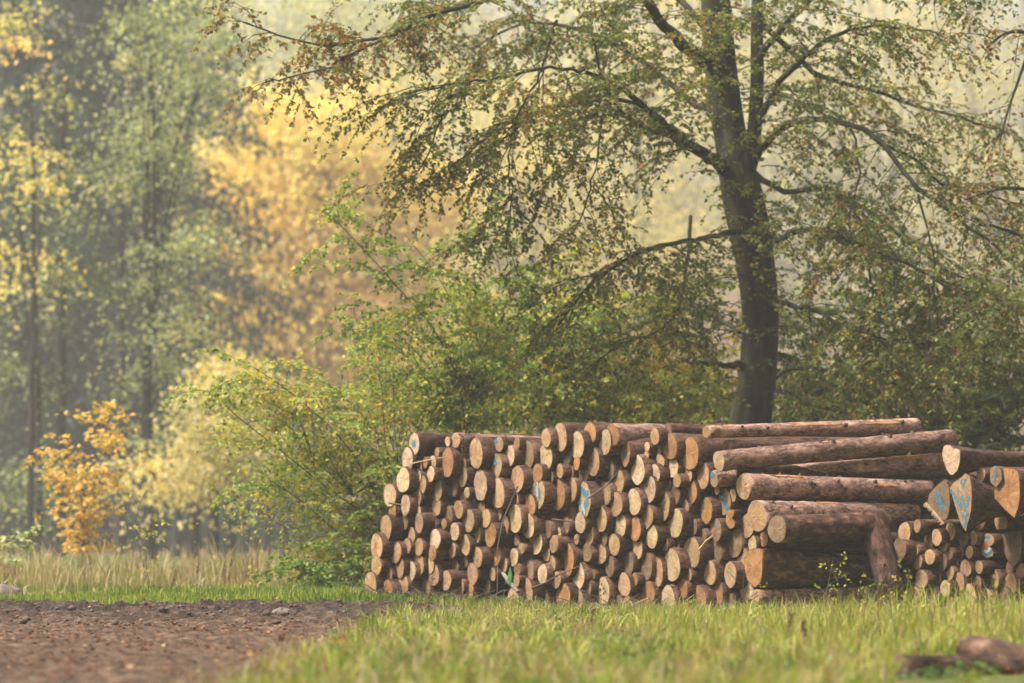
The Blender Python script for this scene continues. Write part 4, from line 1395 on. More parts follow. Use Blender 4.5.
shrub("orange_sapling", 84, 57, [[(84, 540, 0), (83, 480, 0), (86, 430, 0), (88, 405, 0)], [(84, 510, 0), (65, 470, .2), (52, 445, .3)], [(84, 500, 0), (105, 455, .2), (112, 425, .3)],
                                 [(84, 530, 0), (100, 490, -.2), (118, 465, -.3)], [(84, 530, 0), (66, 505, -.2), (52, 480, -.3)]],
      "small orange-leaved sapling standing before the dark trees far left", 'orange_leaf', spacing=.18, dens=12, tint_c=.45, tint_s=.32, lsize=.10, sl=(.15, .5), ntw=5, cat="sapling", red=0)
shrub("weed_stalk", 143, 45, [[(142, 560, 0), (136, 520, 0), (146, 490, 0)], [(146, 560, 0), (152, 530, .1), (162, 510, .2)]],
      "spindly yellow-green weed standing tall in the dry grass at left", 'shrub_leaf', spacing=.25, dens=10, tint_c=.7, lsize=.05, sl=(.1, .25), ntw=3, cat="plant", stem_w=.008)
shrub("elder_bush", 12, 50, [[(10, 560, 0), (5, 540, 0)], [(15, 565, 0), (25, 552, 0)], [(5, 565, 0), (-10, 550, 0)]],
      "low yellow-green bush at the left edge beyond the track", 'pale_leaf', spacing=.15, dens=20, tint_c=.5, lsize=.09, sl=(.2, .5), ntw=5)


# ------------------------------------------------------------------ woodland behind
def broadleaf(name, px, Y, parts, label, lmat, trunk_w=.16, lsize=.15, per=70, tint_c=.5, tint_s=.18, top=None, cat="tree", group=None, cl_r=.55, flat=.45, vary=.16):
    """parts: crown masses (px, py, rx px, ry px, depth offset, clumps)."""
    wood, lv = Wood(), Leaves()
    bx = float(P(px, 540, Y).x)
    bz = tz(bx, Y)
    ty = top if top is not None else min(p[1] for p in parts)
    tp = P(px + RNG.uniform(-6, 6), ty, Y)
    h = tp.z
    tr = smooth_path([(bx, Y, bz - .1, trunk_w), (bx + RNG.uniform(-.1, .1), Y, h * .35, trunk_w * .8), (bx + RNG.uniform(-.2, .2), Y, h * .7, trunk_w * .5), (tp.x, Y, h, trunk_w * .15)], 16)
    wood.tube(tr[:, :3], tr[:, 3], 9, .05)
    for (cx, cyy, rx, ry, dy, ncl) in parts:
        c = P(cx, cyy, Y + dy)
        k = (Y + dy) / FPX
        cc = crown_clumps(lv, c, (rx * k, max(rx, ry) * k * .8, ry * k), ncl, per, lsize, tint_c, tint_s, cl_r=cl_r, flat=flat, vary=vary)
        for q in cc[::4]:
            t = RNG.uniform(.25, .85)
            s, _ = at_curve(tr[:, :3], t)
            mid = (s + q) / 2 + np.array([0, 0, .3])
            wood.tube([s, mid, q], [trunk_w * .28, trunk_w * .16, .01], 4)
    return plant_thing(name, (bx, Y, bz), label, cat, wood, lv, M['tree_bark'], M[lmat], group=group)


def spruce(px, Y, height, halfw, label, tint_c=.4, low=1.2, n=34, name="spruce_tree", lsize=.11, dens=1.0):
    wood, lv = Wood(), Leaves()
    bx = float(P(px, 540, Y).x)
    bz = tz(bx, Y)
    wood.tube([(bx, Y, bz - .1), (bx, Y, height * .5), (bx, Y, height)], [halfw * .075, halfw * .05, .02], 9, .05)
    for k in range(n):
        t = k / n
        z = low + (height - low) * t ** 1.05
        L = halfw * (1 - .72 * t) * RNG.uniform(.75, 1.1)
        for b in range(7):
            a = RNG.uniform(0, 2 * np.pi)
            d = np.array([math.cos(a), math.sin(a), .05])
            pts = curve3((bx, Y, z + RNG.uniform(-.2, .2)), d, L, .9, 6, .05)
            wood.tube(pts, np.linspace(.025, .006, 6), 3)
            m = int(120 * dens * L / halfw) + 16
            tt = RNG.random(m) ** .7
            idx = np.minimum((tt * 5).astype(int), 4)
            u = (tt * 5 - idx)[:, None]
            c = pts[idx] * (1 - u) + pts[idx + 1] * u
            c = c + RNG.normal(0, 1, (m, 3)) * np.array([.16, .16, .05]) * (halfw / 2.6) + np.array([0, 0, -1]) * (RNG.random((m, 1)) ** 1.5) * .4
            lv.add(c, RNG.normal(0, .5, (m, 3)) + np.array([0, 0, -1.0]), lsize * RNG.uniform(.7, 1.6, m) * 1.5, np.clip(tint_c + .5 * (tt - .5) + RNG.normal(0, .15, m), 0, 1),
                   unit(RNG.normal(0, 1, (m, 3))))
    return plant_thing(name, (bx, Y, bz), label, "tree", wood, lv, M['tree_bark'], M['spruce_leaf'], group="dark trees at the wood's edge", aspect=.4)


spruce(12, 132, 30.2, 7.2, "dark spruce at the left edge of the wood, behind yellow leaves", low=.9, n=44, lsize=0.17)
spruce(92, 138, 32.1, 6.8, "darkest spruce, standing right behind the small orange sapling", tint_c=.3, low=.9, n=44, lsize=0.17)
spruce(160, 135, 32.3, 6.4, "dark spruce between the darkest spruce and the golden tree", tint_c=.35, low=.9, n=44, lsize=0.17)
spruce(196, 172, 8.6, 2.8, "young dark spruce under the golden maple, left of its pair", tint_c=.4, low=0.6, n=16, dens=1.3, lsize=0.16)
spruce(238, 176, 7.8, 2.8, "young dark spruce under the golden maple, right of its pair", tint_c=.4, low=0.6, n=16, dens=1.3, lsize=0.16)
spruce(140, 160, 10.0, 2.9, "young dark spruce behind the orange sapling's right side", tint_c=.4, low=0.5, n=16, dens=1.3, lsize=0.16)
broadleaf("birch_tree", 30, 92, [(25, 40, 60, 60, 0, 8), (15, 150, 45, 60, 0, 8), (10, 260, 35, 50, .5, 5)], "tall yellow-leaved birch in the upper left corner", 'golden_leaf', lsize=0.15, per=90, tint_c=.35, trunk_w=.09, cl_r=0.6, flat=.28, vary=.3)
broadleaf("lime_tree", 150, 94, [(190, 30, 60, 70, 0, 26), (155, 150, 52, 70, .5, 22), (180, 260, 42, 60, -.4, 15), (150, 350, 45, 40, .6, 8), (180, 420, 40, 30, 0, 6)], "tall pale green tree with light leaf sprays over dark spruces", 'pale_leaf', lsize=0.15, per=110, tint_c=.5, trunk_w=.16, cl_r=0.72, flat=.28, vary=.3)
broadleaf("beech_tree", 40, 96, [(10, 340, 45, 50, 0, 10), (25, 470, 50, 35, 0, 8), (60, 250, 50, 50, 0, 8), (20, 190, 40, 50, .4, 8)], "dull green tree low at the left edge in front of the spruces", 'pale_leaf', lsize=0.15, per=100, tint_c=.25, trunk_w=.09, cl_r=0.7, flat=.28, vary=.3)
broadleaf("maple_tree", 300, 150, [(290, 200, 90, 85, 0, 70), (340, 300, 100, 100, .5, 70), (250, 330, 55, 80, -.5, 34), (390, 180, 70, 70, 1, 34), (320, 420, 90, 60, 0, 36), (310, 120, 70, 40, 0, 24), (400, 420, 70, 60, 0, 30), (355, 470, 45, 30, 0, 12)],
          "big golden yellow maple glowing in the mist beyond the shrub", 'golden_leaf', lsize=0.296, per=228, tint_c=.6, trunk_w=0.312, cl_r=1.52)
broadleaf("maple_tree", 215, 88, [(215, 430, 48, 45, 0, 20), (180, 468, 45, 22, 0, 9), (250, 465, 45, 25, 0, 10), (235, 380, 36, 34, 0, 9), (140, 455, 30, 25, 0, 4)], "lower yellow-green maple beside the orange sapling", 'olive_leaf', lsize=.15, per=95, tint_c=.72, trunk_w=.08, cl_r=.55, flat=.3, vary=.28)
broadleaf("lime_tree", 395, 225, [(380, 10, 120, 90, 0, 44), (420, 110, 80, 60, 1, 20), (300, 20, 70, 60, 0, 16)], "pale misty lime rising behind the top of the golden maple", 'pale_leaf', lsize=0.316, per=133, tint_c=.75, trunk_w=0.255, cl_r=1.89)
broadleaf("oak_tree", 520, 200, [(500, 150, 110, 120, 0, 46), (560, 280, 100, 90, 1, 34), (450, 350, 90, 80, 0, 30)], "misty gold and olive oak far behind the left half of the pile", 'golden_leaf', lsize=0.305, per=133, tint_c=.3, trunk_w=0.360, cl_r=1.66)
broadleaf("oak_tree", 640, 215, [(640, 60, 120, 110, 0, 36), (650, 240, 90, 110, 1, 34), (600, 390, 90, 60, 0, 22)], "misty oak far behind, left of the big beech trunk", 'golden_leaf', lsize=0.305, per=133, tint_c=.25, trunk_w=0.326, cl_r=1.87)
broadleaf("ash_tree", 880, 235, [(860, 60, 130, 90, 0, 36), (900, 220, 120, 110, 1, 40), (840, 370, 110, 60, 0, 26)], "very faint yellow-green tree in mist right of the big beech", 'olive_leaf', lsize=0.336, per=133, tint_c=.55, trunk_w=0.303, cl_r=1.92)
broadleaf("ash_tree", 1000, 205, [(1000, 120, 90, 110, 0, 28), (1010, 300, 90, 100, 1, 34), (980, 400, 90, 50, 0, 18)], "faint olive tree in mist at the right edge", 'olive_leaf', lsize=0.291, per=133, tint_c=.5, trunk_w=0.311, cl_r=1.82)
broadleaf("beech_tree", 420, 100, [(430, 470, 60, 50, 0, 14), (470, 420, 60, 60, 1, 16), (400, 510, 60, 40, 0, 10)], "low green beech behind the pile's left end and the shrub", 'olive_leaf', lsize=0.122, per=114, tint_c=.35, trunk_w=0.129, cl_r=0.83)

# bare pine stems seen under the golden tree
for k, (px, Y, w, lab) in enumerate([(152, 76, .13, "slim dark pine stem just right of the orange sapling"), (176, 80, .15, "dark pine stem left in the row under the golden maple"), (192, 74, .16, "thick dark pine stem in the row under the golden maple"),
                                     (211, 86, .13, "thin dark pine stem between two thicker ones under the golden maple"), (229, 79, .18, "thickest dark pine stem at the middle of the row"), (243, 88, .15, "pine stem just right of the thickest one in the row"),
                                     (265, 92, .14, "faint thin pine stem beside the misty gap"), (283, 84, .17, "right-hand dark pine stem beyond the misty gap"), (300, 96, .15, "faint pine stem in mist just left of the shrub"),
                                     (120, 84, .15, "dark pine stem behind the orange sapling"), (60, 80, .17, "dark pine stem left of the orange sapling")]):
    wood, lv = Wood(), Leaves()
    Y, w = Y * 1.3, w * 1.15
    top_ = P(px, 432 + RNG.uniform(-14, 10), Y).z if px > 140 else 13.0
    bx = float(P(px, 540, Y).x)
    bz = tz(bx, Y)
    ln = RNG.uniform(-.15, .15)
    wood.tube([(bx, Y, bz - .1), (bx + ln * .5, Y, top_ * .4), (bx + ln * .6, Y, top_ * .75), (bx, Y, top_)], [w, w * .85, w * .7, w * .4], 9, .04)
    crown_clumps(lv, (bx, Y, top_ - (.5 if px > 140 else 2)), (.9, .9, .7) if px > 140 else (1.8, 1.8, 3.0), 14 if px > 140 else 30, 70, .14, .4, .2, cl_r=.4)
    plant_thing("pine_tree", (bx, Y, bz), lab, "tree", wood, lv, M['tree_bark'], M['spruce_leaf'], group="bare-stemmed pines in the wood")

lv = Leaves()
for k in range(420):
    Y = RNG.uniform(122, 148) if k < 230 else RNG.uniform(190, 215)
    px = RNG.uniform(-90, 470)
    x_ = (px - 512) / FPX * Y
    hgt = RNG.uniform(1.2, 3.0) * (1.0 if k < 230 else 2.2) * (1.45 if (k < 230 and px < 215) else 1)
    z_ = tz(x_, Y)
    m = 130
    o = RNG.normal(0, 1, (m, 3)) * np.array([1.0, 1.0, .35 * hgt])
    lv.add(np.array([x_, Y, z_ + hgt * .45]) + o, RNG.normal(0, 1, (m, 3)), RNG.uniform(.10, .26, m), np.clip(RNG.normal(0.2, .2, m) + .25 * (RNG.random() < .2), 0, 1), unit(RNG.normal(0, 1, (m, 3))))
tag(link("woodland_undergrowth", lv.mesh("woodland_undergrowth"), M['spruce_leaf']), None, kind="stuff")

# the far wood: one mass; pale leaf colour adds to the real mist
wood, lv = Wood(), Leaves()
for k in range(430):
    if k >= 80:
        Y = 205 + 270 * RNG.random() ** .8
        px = RNG.uniform(-650, 1680)
        bx = (px - 512) / FPX * Y
    else:                                   # unseen wood behind the viewer, added tall to block low sky light
        an = math.radians(75 + 210 * k / 79 + RNG.uniform(-3, 3))
        rr_ = RNG.uniform(30, 44)
        bx, Y = rr_ * math.sin(an), 18 + rr_ * math.cos(an)
    h = RNG.uniform(11, 19)
    z0_ = tz(bx, Y)
    h = RNG.uniform(22, 28) if k < 80 else h + 6
    wood.tube([(bx, Y, z0_ - .2), (bx, Y, z0_ + h)], [.3, .08], 6)
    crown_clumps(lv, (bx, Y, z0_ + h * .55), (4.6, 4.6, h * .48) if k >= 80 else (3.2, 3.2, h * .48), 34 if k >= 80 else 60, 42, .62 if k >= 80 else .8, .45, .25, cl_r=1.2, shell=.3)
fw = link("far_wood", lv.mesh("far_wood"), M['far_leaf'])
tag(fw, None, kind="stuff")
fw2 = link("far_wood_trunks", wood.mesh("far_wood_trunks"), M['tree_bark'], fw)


# ------------------------------------------------------------------ grass and litter
def blades(x, y, h, w, tint, lean=.35, zoff=0.0):
    n = len(x)
    z = terrain(x, y) + zoff
    a = RNG.uniform(0, 2 * np.pi, n)
    dx, dy = np.cos(a), np.sin(a)
    b = RNG.uniform(0, 2 * np.pi, n)
    ln = np.abs(RNG.normal(0, lean, n)) * h
    bx, by = np.cos(b) * ln, np.sin(b) * ln
    v = np.zeros((n, 5, 3))
    v[:, 0] = np.stack([x - dx * w / 2, y - dy * w / 2, z - .01], -1)
    v[:, 1] = np.stack([x + dx * w / 2, y + dy * w / 2, z - .01], -1)
    v[:, 2] = np.stack([x + dx * w * .4 + bx * .35, y + dy * w * .4 + by * .35, z + h * .6], -1)
    v[:, 3] = np.stack([x - dx * w * .4 + bx * .35, y - dy * w * .4 + by * .35, z + h * .6], -1)
    v[:, 4] = np.stack([x + bx, y + by, z + h * (1 - .25 * np.clip(ln / h, 0, 1))], -1)
    base = (np.arange(n) * 5)[:, None]
    f = np.concatenate([base + np.array([[0, 1, 2]]), base + np.array([[0, 2, 3]]), base + np.array([[3, 2, 4]])]).astype(np.int64)
    return v.reshape(-1, 3), f, np.repeat(tint, 5)


def blade_obj(name, x, y, h, w, tint, mat, label, lean=.35):
    # nothing grows where the rotting logs lie
    k_ = ~((y > 16.5) & (y < 23.2) & (x > .0995 * y - .06 + .06 * np.sin(y * 9)))
    h = np.where((y > 15) & (y < 17.5) & (x > .09 * y), h * .4, h)
    h = np.where(k_, h, h * .3)
    k_ = k_ | (y > 21.6)
    x, y, h, w, tint = x[k_], y[k_], h[k_], w[k_], tint[k_]
    v, f, t = blades(x, y, h, w, tint, lean)
    o = link(name, mesh_from(name, v, f, {"tint": t}), M[mat])
    tag(o, label, kind="stuff")
    return o


# verge in front of the pile
N = 130000
u = RNG.random(N)
y = 15.5 + (38.9 - 15.5) * u ** .75
xr = (y * .235)
x = RNG.uniform(-2.2, 1, N)
x = -2.2 + RNG.random(N) * (xr + 2.2)
patch = snoise(x, y, .55, 12)
pd = snoise(x, y, .22, 22)
pile_x = 2.34 + (38.6 - y) / TPSI
ok = (x > grass_edge(y) + RNG.exponential(.05, N) - .03) & (RNG.random(N) < .55 + .45 * (pd > -.2)) & (y < 38.9 - np.clip((x - .2) * .25, -.3, .9))
x, y, patch, pd = x[ok], y[ok], patch[ok], pd[ok]
rise = np.clip((x - .6) / 2.2, 0, 1) * np.clip((y - 20) / 3, 0, 1) * np.clip((35 - y) / 4, 0, 1)
h = (.035 + .05 * RNG.random(len(x)) + .03 * (patch > .2)) * (1 + 1.5 * rise * (.6 + .6 * RNG.random(len(x))) * (pd > -.35))
h *= np.clip((x - grass_edge(y)) / .3, .45, 1) * np.clip((39.2 - y) / 2.2, .45, 1)
tint_ = np.clip(.40 + .28 * patch + RNG.normal(0, .17, len(x)) + .2 * rise, 0, 1)
blade_obj("verge_grass", x, y, h, RNG.uniform(.006, .012, len(x)), tint_, 'grass_blade', None, lean=.7)
NT = 10500
ty_ = 15.5 + 23 * RNG.random(NT) ** .75
tx_ = -2.2 + RNG.random(NT) * (ty_ * .235 + 2.2)
ok = (snoise(tx_, ty_, .45, 17) + .25 * RNG.standard_normal(NT) > -.25) & (tx_ > grass_edge(ty_) + .02) & (ty_ < 38.7 - np.clip((tx_ - .2) * .25, -.3, .9)) & (snoise(tx_, ty_, .3, 61) > -.35)
tx_, ty_ = tx_[ok], ty_[ok]
near_ = np.clip((39.2 - ty_) / 2.2, .4, 1)
th_ = .85 * (.05 + .10 * RNG.random(len(tx_)) + .17 * RNG.random(len(tx_)) ** 5) * np.clip(.95 + .55 * snoise(tx_, ty_, .8, 19), .45, 1.6) * np.clip((tx_ - grass_edge(ty_)) / .3, .5, 1) * near_
tt_ = np.clip(.50 + .36 * snoise(tx_, ty_, .4, 66) + RNG.normal(0, .18, len(tx_)), 0, 1)
nb_ = 20
x = np.repeat(tx_, nb_) + RNG.normal(0, .025, len(tx_) * nb_)
y = np.repeat(ty_, nb_) + RNG.normal(0, .025, len(tx_) * nb_)
blade_obj("grass_tufts", x, y, np.repeat(th_, nb_) * RNG.uniform(.5, 1.15, len(x)), RNG.uniform(.006, .017, len(x)), np.clip(np.repeat(tt_, nb_) + RNG.normal(0, .08, len(x)), 0, 1), 'grass_blade', None, lean=.95)
# tall bents out of focus at the right
N = 9000
y = RNG.uniform(22, 33, N)
x = RNG.uniform(1.0, 7.2, N)
ok = (snoise(x, y, .35, 31) > -.1) & (x < y * .235)
x, y = x[ok], y[ok]
blade_obj("tall_grass", x, y, RNG.uniform(.14, .30, len(x)) * (1 + .6 * np.clip((x - 2.0) / 1.2, 0, 1)), RNG.uniform(.005, .011, len(x)), np.clip(RNG.normal(.60, .24, len(x)), 0, 1), 'grass_blade', None, lean=.5)
N = 24000
y = RNG.uniform(16, 38.6, N)
x = -2.0 + RNG.random(N) * (y * .235 + 2.0)
ok = (x > grass_edge(y) + .03) & (snoise(x, y, .6, 71) > -.2) & (y < 38.9 - np.clip((x - .2) * .25, -.3, .9))
x, y = x[ok], y[ok]
blade_obj("dry_bents", x, y, RNG.uniform(.08, .24, len(x)), RNG.uniform(.004, .009, len(x)), RNG.uniform(.3, 1, len(x)), 'straw', None, lean=.8)
# green strip beyond the track
N = 90000
y = RNG.uniform(39.0, 53, N)
x = -9 + RNG.random(N) * 10.5
ok = (y > far_edge(x) + RNG.normal(0, .12, N)) & (x < np.interp(y, [39, 41, 43, 53], [.8, -.9, 1, 1.5]))
x, y = x[ok], y[ok]
blade_obj("strip_grass", x, y, RNG.uniform(.05, .12, len(x)) * (1 + .9 * np.clip(snoise(x, y, .6, 91), 0, 1)), RNG.uniform(.008, .018, len(x)), np.clip(.35 + .2 * snoise(x, y, .7, 5) + RNG.normal(0, .16, len(x)), 0, 1), 'grass_blade', None)
# dry tall grass before the wood
N = 20000
y = 43 + 14 * RNG.random(N) ** 1.3
x = -11 + RNG.random(N) * 11.5
d1 = snoise(x, y, .8, 41)
ok = RNG.random(N) < .35 + .65 * (d1 > -.1)
x, y, d1 = x[ok], y[ok], d1[ok]
blade_obj("dry_grass", x, y, (.08 + .42 * RNG.random(len(x)) ** 2.2) * (.75 + .7 * np.clip(snoise(x, y, .35, 77) + .3, 0, 1) + .3 * (d1 > .1)) * np.clip((y - 42) / 4, .35, 1) * np.clip(.8 + .8 * snoise(x, y, 1.1, 14), .3, 1.8), RNG.uniform(.010, .02, len(x)), np.clip(.66 + .25 * snoise(x, y, .9, 9) + RNG.normal(0, .18, len(x)), 0, 1), 'straw', None, lean=.6)
cx_ = -9.5 + 8.6 * RNG.random(120)
cy_h = 45 + 12 * RNG.random(120)
x = np.repeat(cx_, 60) + RNG.normal(0, .14, 7200)
y = np.repeat(cy_h, 60) + RNG.normal(0, .22, 7200)
blade_obj("tall_straw", x, y, np.repeat(RNG.uniform(.25, .8, 120) ** 1.4, 60) * RNG.uniform(.4, 1.1, 7200), RNG.uniform(.008, .016, 7200), np.clip(np.repeat(RNG.uniform(.25, 1, 120), 60) + RNG.normal(0, .1, 7200), 0, 1), 'straw', None, lean=.4)
N = 24000
y = 42 + 14 * RNG.random(N)
x = 0.5 + RNG.random(N) * 14
blade_obj("undergrowth_grass", x, y, .2 + .5 * RNG.random(N), RNG.uniform(.012, .024, N), np.clip(RNG.normal(.35, .2, N), 0, 1), 'grass_blade', None, lean=.4)

# fallen leaves
def litter(name, x, y, z, s, tint, mat='litter'):
    n = len(x)
    lv = Leaves()
    a = RNG.uniform(0, 2 * np.pi, n)
    lv.add(np.stack([x, y, z], -1), np.stack([np.cos(a), np.sin(a), RNG.uniform(-.05, .35, n)], -1), s, tint, unit(np.array([0, 0, 1.0]) + RNG.normal(0, .3, (n, 3))))
    o = link(name, lv.mesh(name, .7), M[mat])
    tag(o, None, kind="stuff")


N = 30000
y = 13 + 26 * RNG.random(N) ** .8
x = -8.5 + RNG.random(N) * 10
cl = snoise(x, y, .5, 51)
ok = (x < grass_edge(y) + .25) & (y < far_edge(x)) & (RNG.random(N) < .25 + .75 * (cl > .05))
x, y = x[ok], y[ok]
iy = np.clip(((y - 12) / .07).round().astype(int), 0, len(tys) - 1)
ix = np.clip(((x + 9) / .045).round().astype(int), 0, len(txs) - 1)
litter("leaf_litter", x, y, TZ[iy, ix] + .006, RNG.uniform(.02, .05, len(x)), np.clip(RNG.normal(.5, .25, len(x)), 0, 1))
N = 5000
y = 17 + 21.5 * RNG.random(N)
x = -1.6 + RNG.random(N) * (y * .19 + 1.6)
ok = (x > grass_edge(y)) & (RNG.random(N) < .35 + .65 * (snoise(x, y, .7, 81) > .2))
x, y = x[ok], y[ok]
litter("verge_leaf_litter", x, y, terrain(x, y) + RNG.uniform(.02, .09, len(x)), RNG.uniform(.02, .05, len(x)), np.clip(RNG.normal(.5, .25, len(x)), 0, 1))
wd = Wood()
for k in range(900):
    px_ = RNG.uniform(365, 1000)
    yy = face_depth(min(px_, 745)) - RNG.uniform(.0, .55)
    xx = (px_ - 512) / FPX * yy
    zz = tz(xx, yy) + RNG.uniform(.01, .09)
    a = RNG.uniform(0, 6.28)
    L_ = RNG.uniform(.05, .28)
    d_ = np.array([math.cos(a), math.sin(a) * .6, RNG.uniform(-.3, .6)]) * L_
    p_ = np.array([xx, yy, zz])
    rr_ = RNG.uniform(.002, .007)
    wd.tube([p_, p_ + d_ * .5 + RNG.normal(0, .015, 3), p_ + d_], [rr_, rr_ * .8, rr_ * .4], 4)
tag(link("twig_debris", wd.mesh("twig_debris"), M['twig_bark']), None, kind="stuff")
lv = Leaves()
for k in range(330):                     # broad-leaved weeds low in the verge
    yy = 17 + 21 * RNG.random() ** .8
    xx = -1.3 + RNG.random() * (yy * .19 + 1.2)
    if xx < grass_edge(yy) + .05:
        continue
    m = 11
    a = RNG.uniform(0, 6.28, m)
    hh = RNG.uniform(.02, .13)
    c = np.stack([xx + RNG.normal(0, .03, m), yy + RNG.normal(0, .03, m), tz(xx, yy) + hh * RNG.uniform(.3, 1, m)], -1)
    lv.add(c, np.stack([np.cos(a), np.sin(a), RNG.uniform(.0, .7, m)], -1), RNG.uniform(.025, .07, m), np.clip(RNG.uniform(.1, .9) + RNG.normal(0, .1, m), 0, 1), unit(np.array([0, 0, 1.0]) + RNG.normal(0, .3, (m, 3))))
tag(link("verge_weeds", lv.mesh("verge_weeds", .7), M['bramble_leaf']), None, kind="stuff")
# clods and small stones scattered on the track
N = 2600
y = 30 + 9.2 * RNG.random(N)
x = -8 + RNG.random(N) * 9.5
ok = (x < grass_edge(y)) & (y < far_edge(x) - .1) & (RNG.random(N) < np.clip((y - 30) / 6, .15, 1))
x, y = x[ok], y[ok]
iy = ((y - 12) / .07).round().astype(int)
ix = np.clip(((x + 9) / .045).round().astype(int), 0, len(txs) - 1)
ico_v = np.array([[0, 0, 1], [.9, 0, .1], [.2, .9, -.1], [-.8, .5, .1], [-.7, -.6, 0], [.3, -.9, .1], [0, 0, -1]])
ico_f = np.array([[0, 1, 2], [0, 2, 3], [0, 3, 4], [0, 4, 5], [0, 5, 1], [6, 2, 1], [6, 3, 2], [6, 4, 3], [6, 5, 4], [6, 1, 5]])
n = len(x)
sz = RNG.uniform(.008, .03, n) * (1 + (RNG.random(n) < .08))
vv = ico_v[None] * (1 + RNG.normal(0, .18, (n, 7, 3))) * sz[:, None, None] * np.array([1, 1, .7]) + np.stack([x, y, TZ[iy, ix] + sz * .3], -1)[:, None]
ff = (ico_f[None] + (np.arange(n) * 7)[:, None, None]).reshape(-1, 3)
tag(link("soil_clods", mesh_from("soil_clods", vv.reshape(-1, 3), ff), plain("clod", (.07, .045, .033), (.16, .11, .085), 10)), None, kind="stuff")


# ------------------------------------------------------------------ small single things
DK = 1.0


def rock(name, px, Y, rx, rz, label, cat="stone", seed=1, mat='stone'):
    rg = np.random.default_rng(seed)
    nu, nv = 18, 10
    V = []
    ph = rg.uniform(0, 6, 4)
    for i in range(nv + 1):
        th = math.pi * i / nv
        for j in range(nu):
            a = 2 * math.pi * j / nu
            q = 1 + .14 * math.sin(2 * a + ph[0]) + .10 * math.sin(3 * a + 2 * th + ph[1]) + .06 * rg.standard_normal()
            V.append((rx * q * math.sin(th) * math.cos(a), rx * .8 * q * math.sin(th) * math.sin(a), rz * q * math.cos(th)))
    F = [(i * nu + j, i * nu + (j + 1) % nu, (i + 1) * nu + (j + 1) % nu, (i + 1) * nu + j) for i in range(nv) for j in range(nu)]
    x = (px - 512) / FPX * Y
    o = link(name, mesh_from(name, np.array(V), F, smooth=True), M[mat])
    o.location = (x, Y, tz(x, Y) + rz * .45)
    tag(o, label, cat)


rock("stone", 283, 36.6, .10, .06, "flat pale stone at the far edge of the muddy track", seed=3)
rock("boulder", 4, 43.5, .26, .12, "pale pinkish boulder in the grass at the left edge", seed=5)
rock("stone", 198, 38.2, .07, .05, "small grey stone on the dark soil ridge", seed=8)
rock("stone", 455, 36.3, .06, .04, "small brown stone where the track meets the verge", seed=9)


def single_leaf(px, py_base, Y, s, label, col, up=.8):
    x = (px - 512) / FPX * Y
    pts = []
    prof = [(0, .04), (.15, .30), (.3, .22), (.45, .48), (.6, .30), (.75, .28), (.9, .10), (1, .01)]
    V, F = [], []
    for t, w in prof:
        zc = math.sin(t * 2.2) * .25
        V += [(-w * s, zc * s, t * s), (0, zc * s + .05 * s, t * s), (w * s, zc * s, t * s)]
    for i in range(len(prof) - 1):
        for j in range(2):
            F.append((i * 3 + j, i * 3 + j + 1, (i + 1) * 3 + j + 1, (i + 1) * 3 + j))
    o = link("fallen_leaf", mesh_from("fallen_leaf", np.array(V), F), plain("leaf_" + str(px), col, tuple(c * .6 for c in col), 15, .5))
    o.location = (x, Y, tz(x, Y) + .05)
    o.rotation_euler = (math.radians(-20), math.radians(18), .3)
    tag(o, label, "leaf")


single_leaf(342, 655, 25.5, .085, "curled orange-red fallen leaf standing in the verge's edge", (.55, .16, .04))
single_leaf(250, 672, 22.5, .06, "small tan fallen leaf on the track near the verge", (.45, .26, .10))


def dock(px, Y, h, label, n=26, lean=.05, col='weed'):
    wood, lv = Wood(), Leaves()
    x = (px - 512) / FPX * Y
    z = tz(x, Y)
    pts = np.array([(x, Y, z), (x + lean * .3, Y, z + h * .4), (x + lean * .7, Y, z + h * .75), (x + lean, Y, z + h)])
    wood.tube(pts, [.006, .005, .004, .002], 5)
    t = RNG.uniform(.35, 1, n * 6)
    c = np.stack([np.interp(t, [0, .4, .75, 1], pts[:, 0]), np.full(len(t), Y), z + h * t], -1) + RNG.normal(0, .009, (len(t), 3))
    lv.add(c, RNG.normal(0, 1, (len(t), 3)), np.full(len(t), .018), RNG.random(len(t)), RNG.normal(0, 1, (len(t), 3)))
    plant_thing("dock_stalk", (x, Y, z), label, "plant", wood, lv, M['weed'] if False else M['twig_bark'], M[col], "stem", "seed_head", "dried dock stalks in the grass")


dock(427, 33.5, .42, "rust-brown dock stalk in the grass before the pile's left part")
dock(277, 26.5, .10, "short dark dock stalk at the edge of the track")
dock(785, 27, .24, "dark dock stalk in the verge before the thickest flank log")
dock(806, 25, .22, "dark dock stalk just right of the one before the thickest log", lean=-.03)
dock(588, 30, .22, "thin brown dock stalk before the mossy tall log end", n=14)
dock(266, 46, .55, "tall rust-red dock stalk in the dry grass, rightmost of its group")
dock(222, 47, .5, "rust-red dock stalk in the middle of the dry grass")
dock(228, 46.3, .42, "short rust-red dock stalk close to the middle one in dry grass")
dock(196, 47.5, .5, "brown dock stalk in dry grass left of the middle one")
dock(172, 46, .3, "dark short dock stalk near the spindly weed in dry grass")

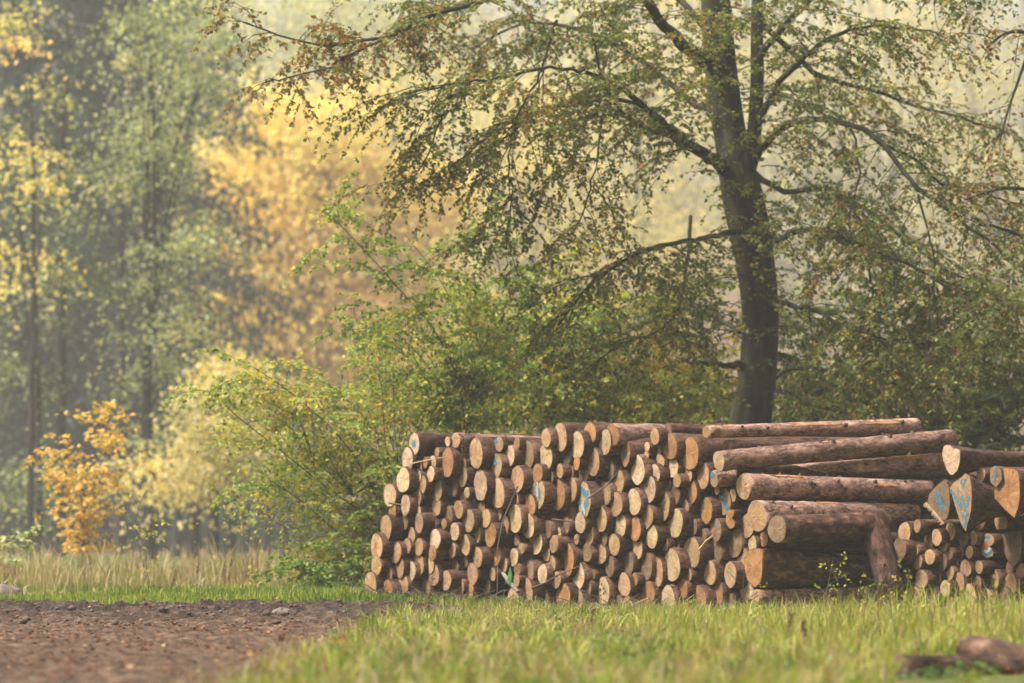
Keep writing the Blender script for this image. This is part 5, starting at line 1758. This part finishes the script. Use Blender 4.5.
# thin twiggy weeds standing in front of the flank
def twiggy(px, Y, h, label, lean, seed, nb=6):
    rg = np.random.default_rng(seed)
    wood, lv = Wood(), Leaves()
    x = (px - 512) / FPX * Y
    z = tz(x, Y)
    pts = smooth_path([(x, Y, z), (x + lean * .3, Y, z + h * .5), (x + lean, Y, z + h)], 8)
    wood.tube(pts, np.linspace(.006, .002, 8), 4)
    for k in range(nb):
        t = .3 + .65 * k / nb
        p, d = at_curve(pts, t)
        s = 1 if k % 2 else -1
        q = p + np.array([s * rg.uniform(.05, .16), rg.uniform(-.05, .05), rg.uniform(.03, .12)])
        wood.tube([p, (p + q) / 2 + np.array([0, 0, -.01]), q], [.003, .0025, .0015], 3)
        m = 5
        lv.add(q + rg.normal(0, .018, (m, 3)), rg.normal(0, 1, (m, 3)), np.full(m, .03), rg.uniform(.4, .95, m), rg.normal(0, 1, (m, 3)))
    plant_thing("withered_weed", (x, Y, z), label, "plant", wood, lv, M['twig_bark'], M['shrub_leaf'], "stem", "leaves", "withered weeds before the flank of the pile")


twiggy(823, 30.5, .60, "tallest withered weed, in front of the thickest flank log", .08, 1)
twiggy(845, 31.5, .50, "withered weed with a forked top right of the tallest one", -.1, 2)
twiggy(868, 30, .52, "withered weed leaning right before the leaning scaly log", .16, 3)
twiggy(893, 28, .42, "short withered weed before the ragged tilted log end", -.05, 4)
twiggy(742, 30, .50, "bare brown weed in front of the pile's corner", .01, 5, 3)
twiggy(930, 27, .42, "withered weed before the small stack's lowest logs", .05, 6)
twiggy(985, 26, .42, "withered weed in front of the small stack near the right edge", -.04, 7)
twiggy(352, 40.8, .5, "spindly green weed beside the lowest left logs", .06, 8)

# the bright green leaf and pale slab at the foot of the pile
w = Wood()
g0 = P(509, 583, 38.9)
V = [tuple(P(507, 582, 38.8)), tuple(P(508, 575, 38.85)), tuple(P(510, 566, 38.9)), tuple(P(512, 574, 38.8)), tuple(P(511, 582, 38.75)), tuple(P(509, 585, 38.7))]
lf = link("dock_leaf", mesh_from("dock_leaf", np.array(V), [(0, 1, 3, 4), (1, 2, 3), (0, 4, 5)]), M['fresh_leaf'])
tag(lf, "single bright green leaf standing at the foot of the pile", "leaf")
w.tube([P(503, 573, 39.0), P(510, 583, 38.8), P(518, 592, 38.6)], [.018, .026, .016], 7, .15)
sl = link("bark_slab", w.mesh("bark_slab"), plain("grey_slab", (.20, .18, .15), (.13, .11, .09), 14))
tag(sl, "pale grey slab of bark leaning against the foot of the pile", "bark")

# rotting log and stump close by at the lower right
def near_log():
    Y = 21.2
    a, b = P(899, 670, Y), P(1090, 676, 21.9)
    root, ce = make_log(a, b - a, (b - a).length, .085, .075, 'd', 77, None, True, .02, "rotting_log", rings=12)
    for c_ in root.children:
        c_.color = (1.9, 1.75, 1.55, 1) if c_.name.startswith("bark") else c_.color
    tag(root, "rotting mossy log lying in the grass at the lower right", "log")
    V, F = [], []
    Y = 22.6
    a, b = P(965, 648, Y), P(1035, 662, 22.2)
    root, ce = make_log(a, b - a, (b - a).length, .075, .085, 'b', 78, None, True, .02, "rotting_log", rings=12)
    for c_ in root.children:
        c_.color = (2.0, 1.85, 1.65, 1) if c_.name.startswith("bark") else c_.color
    tag(root, "short weathered log piece behind the rotting mossy log", "log")


near_log()
shrub("bramble_plant", 940, 20.6, [[(925, 682, 0), (915, 670, 0)], [(945, 680, 0), (958, 668, -.1)], [(960, 690, 0), (985, 680, 0)], [(930, 690, -.1), (920, 690, -.2)]],
      "broad-leaved green plant growing against the rotting mossy log", 'bramble_leaf', spacing=.07, dens=30, tint_c=.4, lsize=.05, sl=(.04, .1), ntw=3, cat="plant", stem_w=.004)
print("logs", len(LOGS))
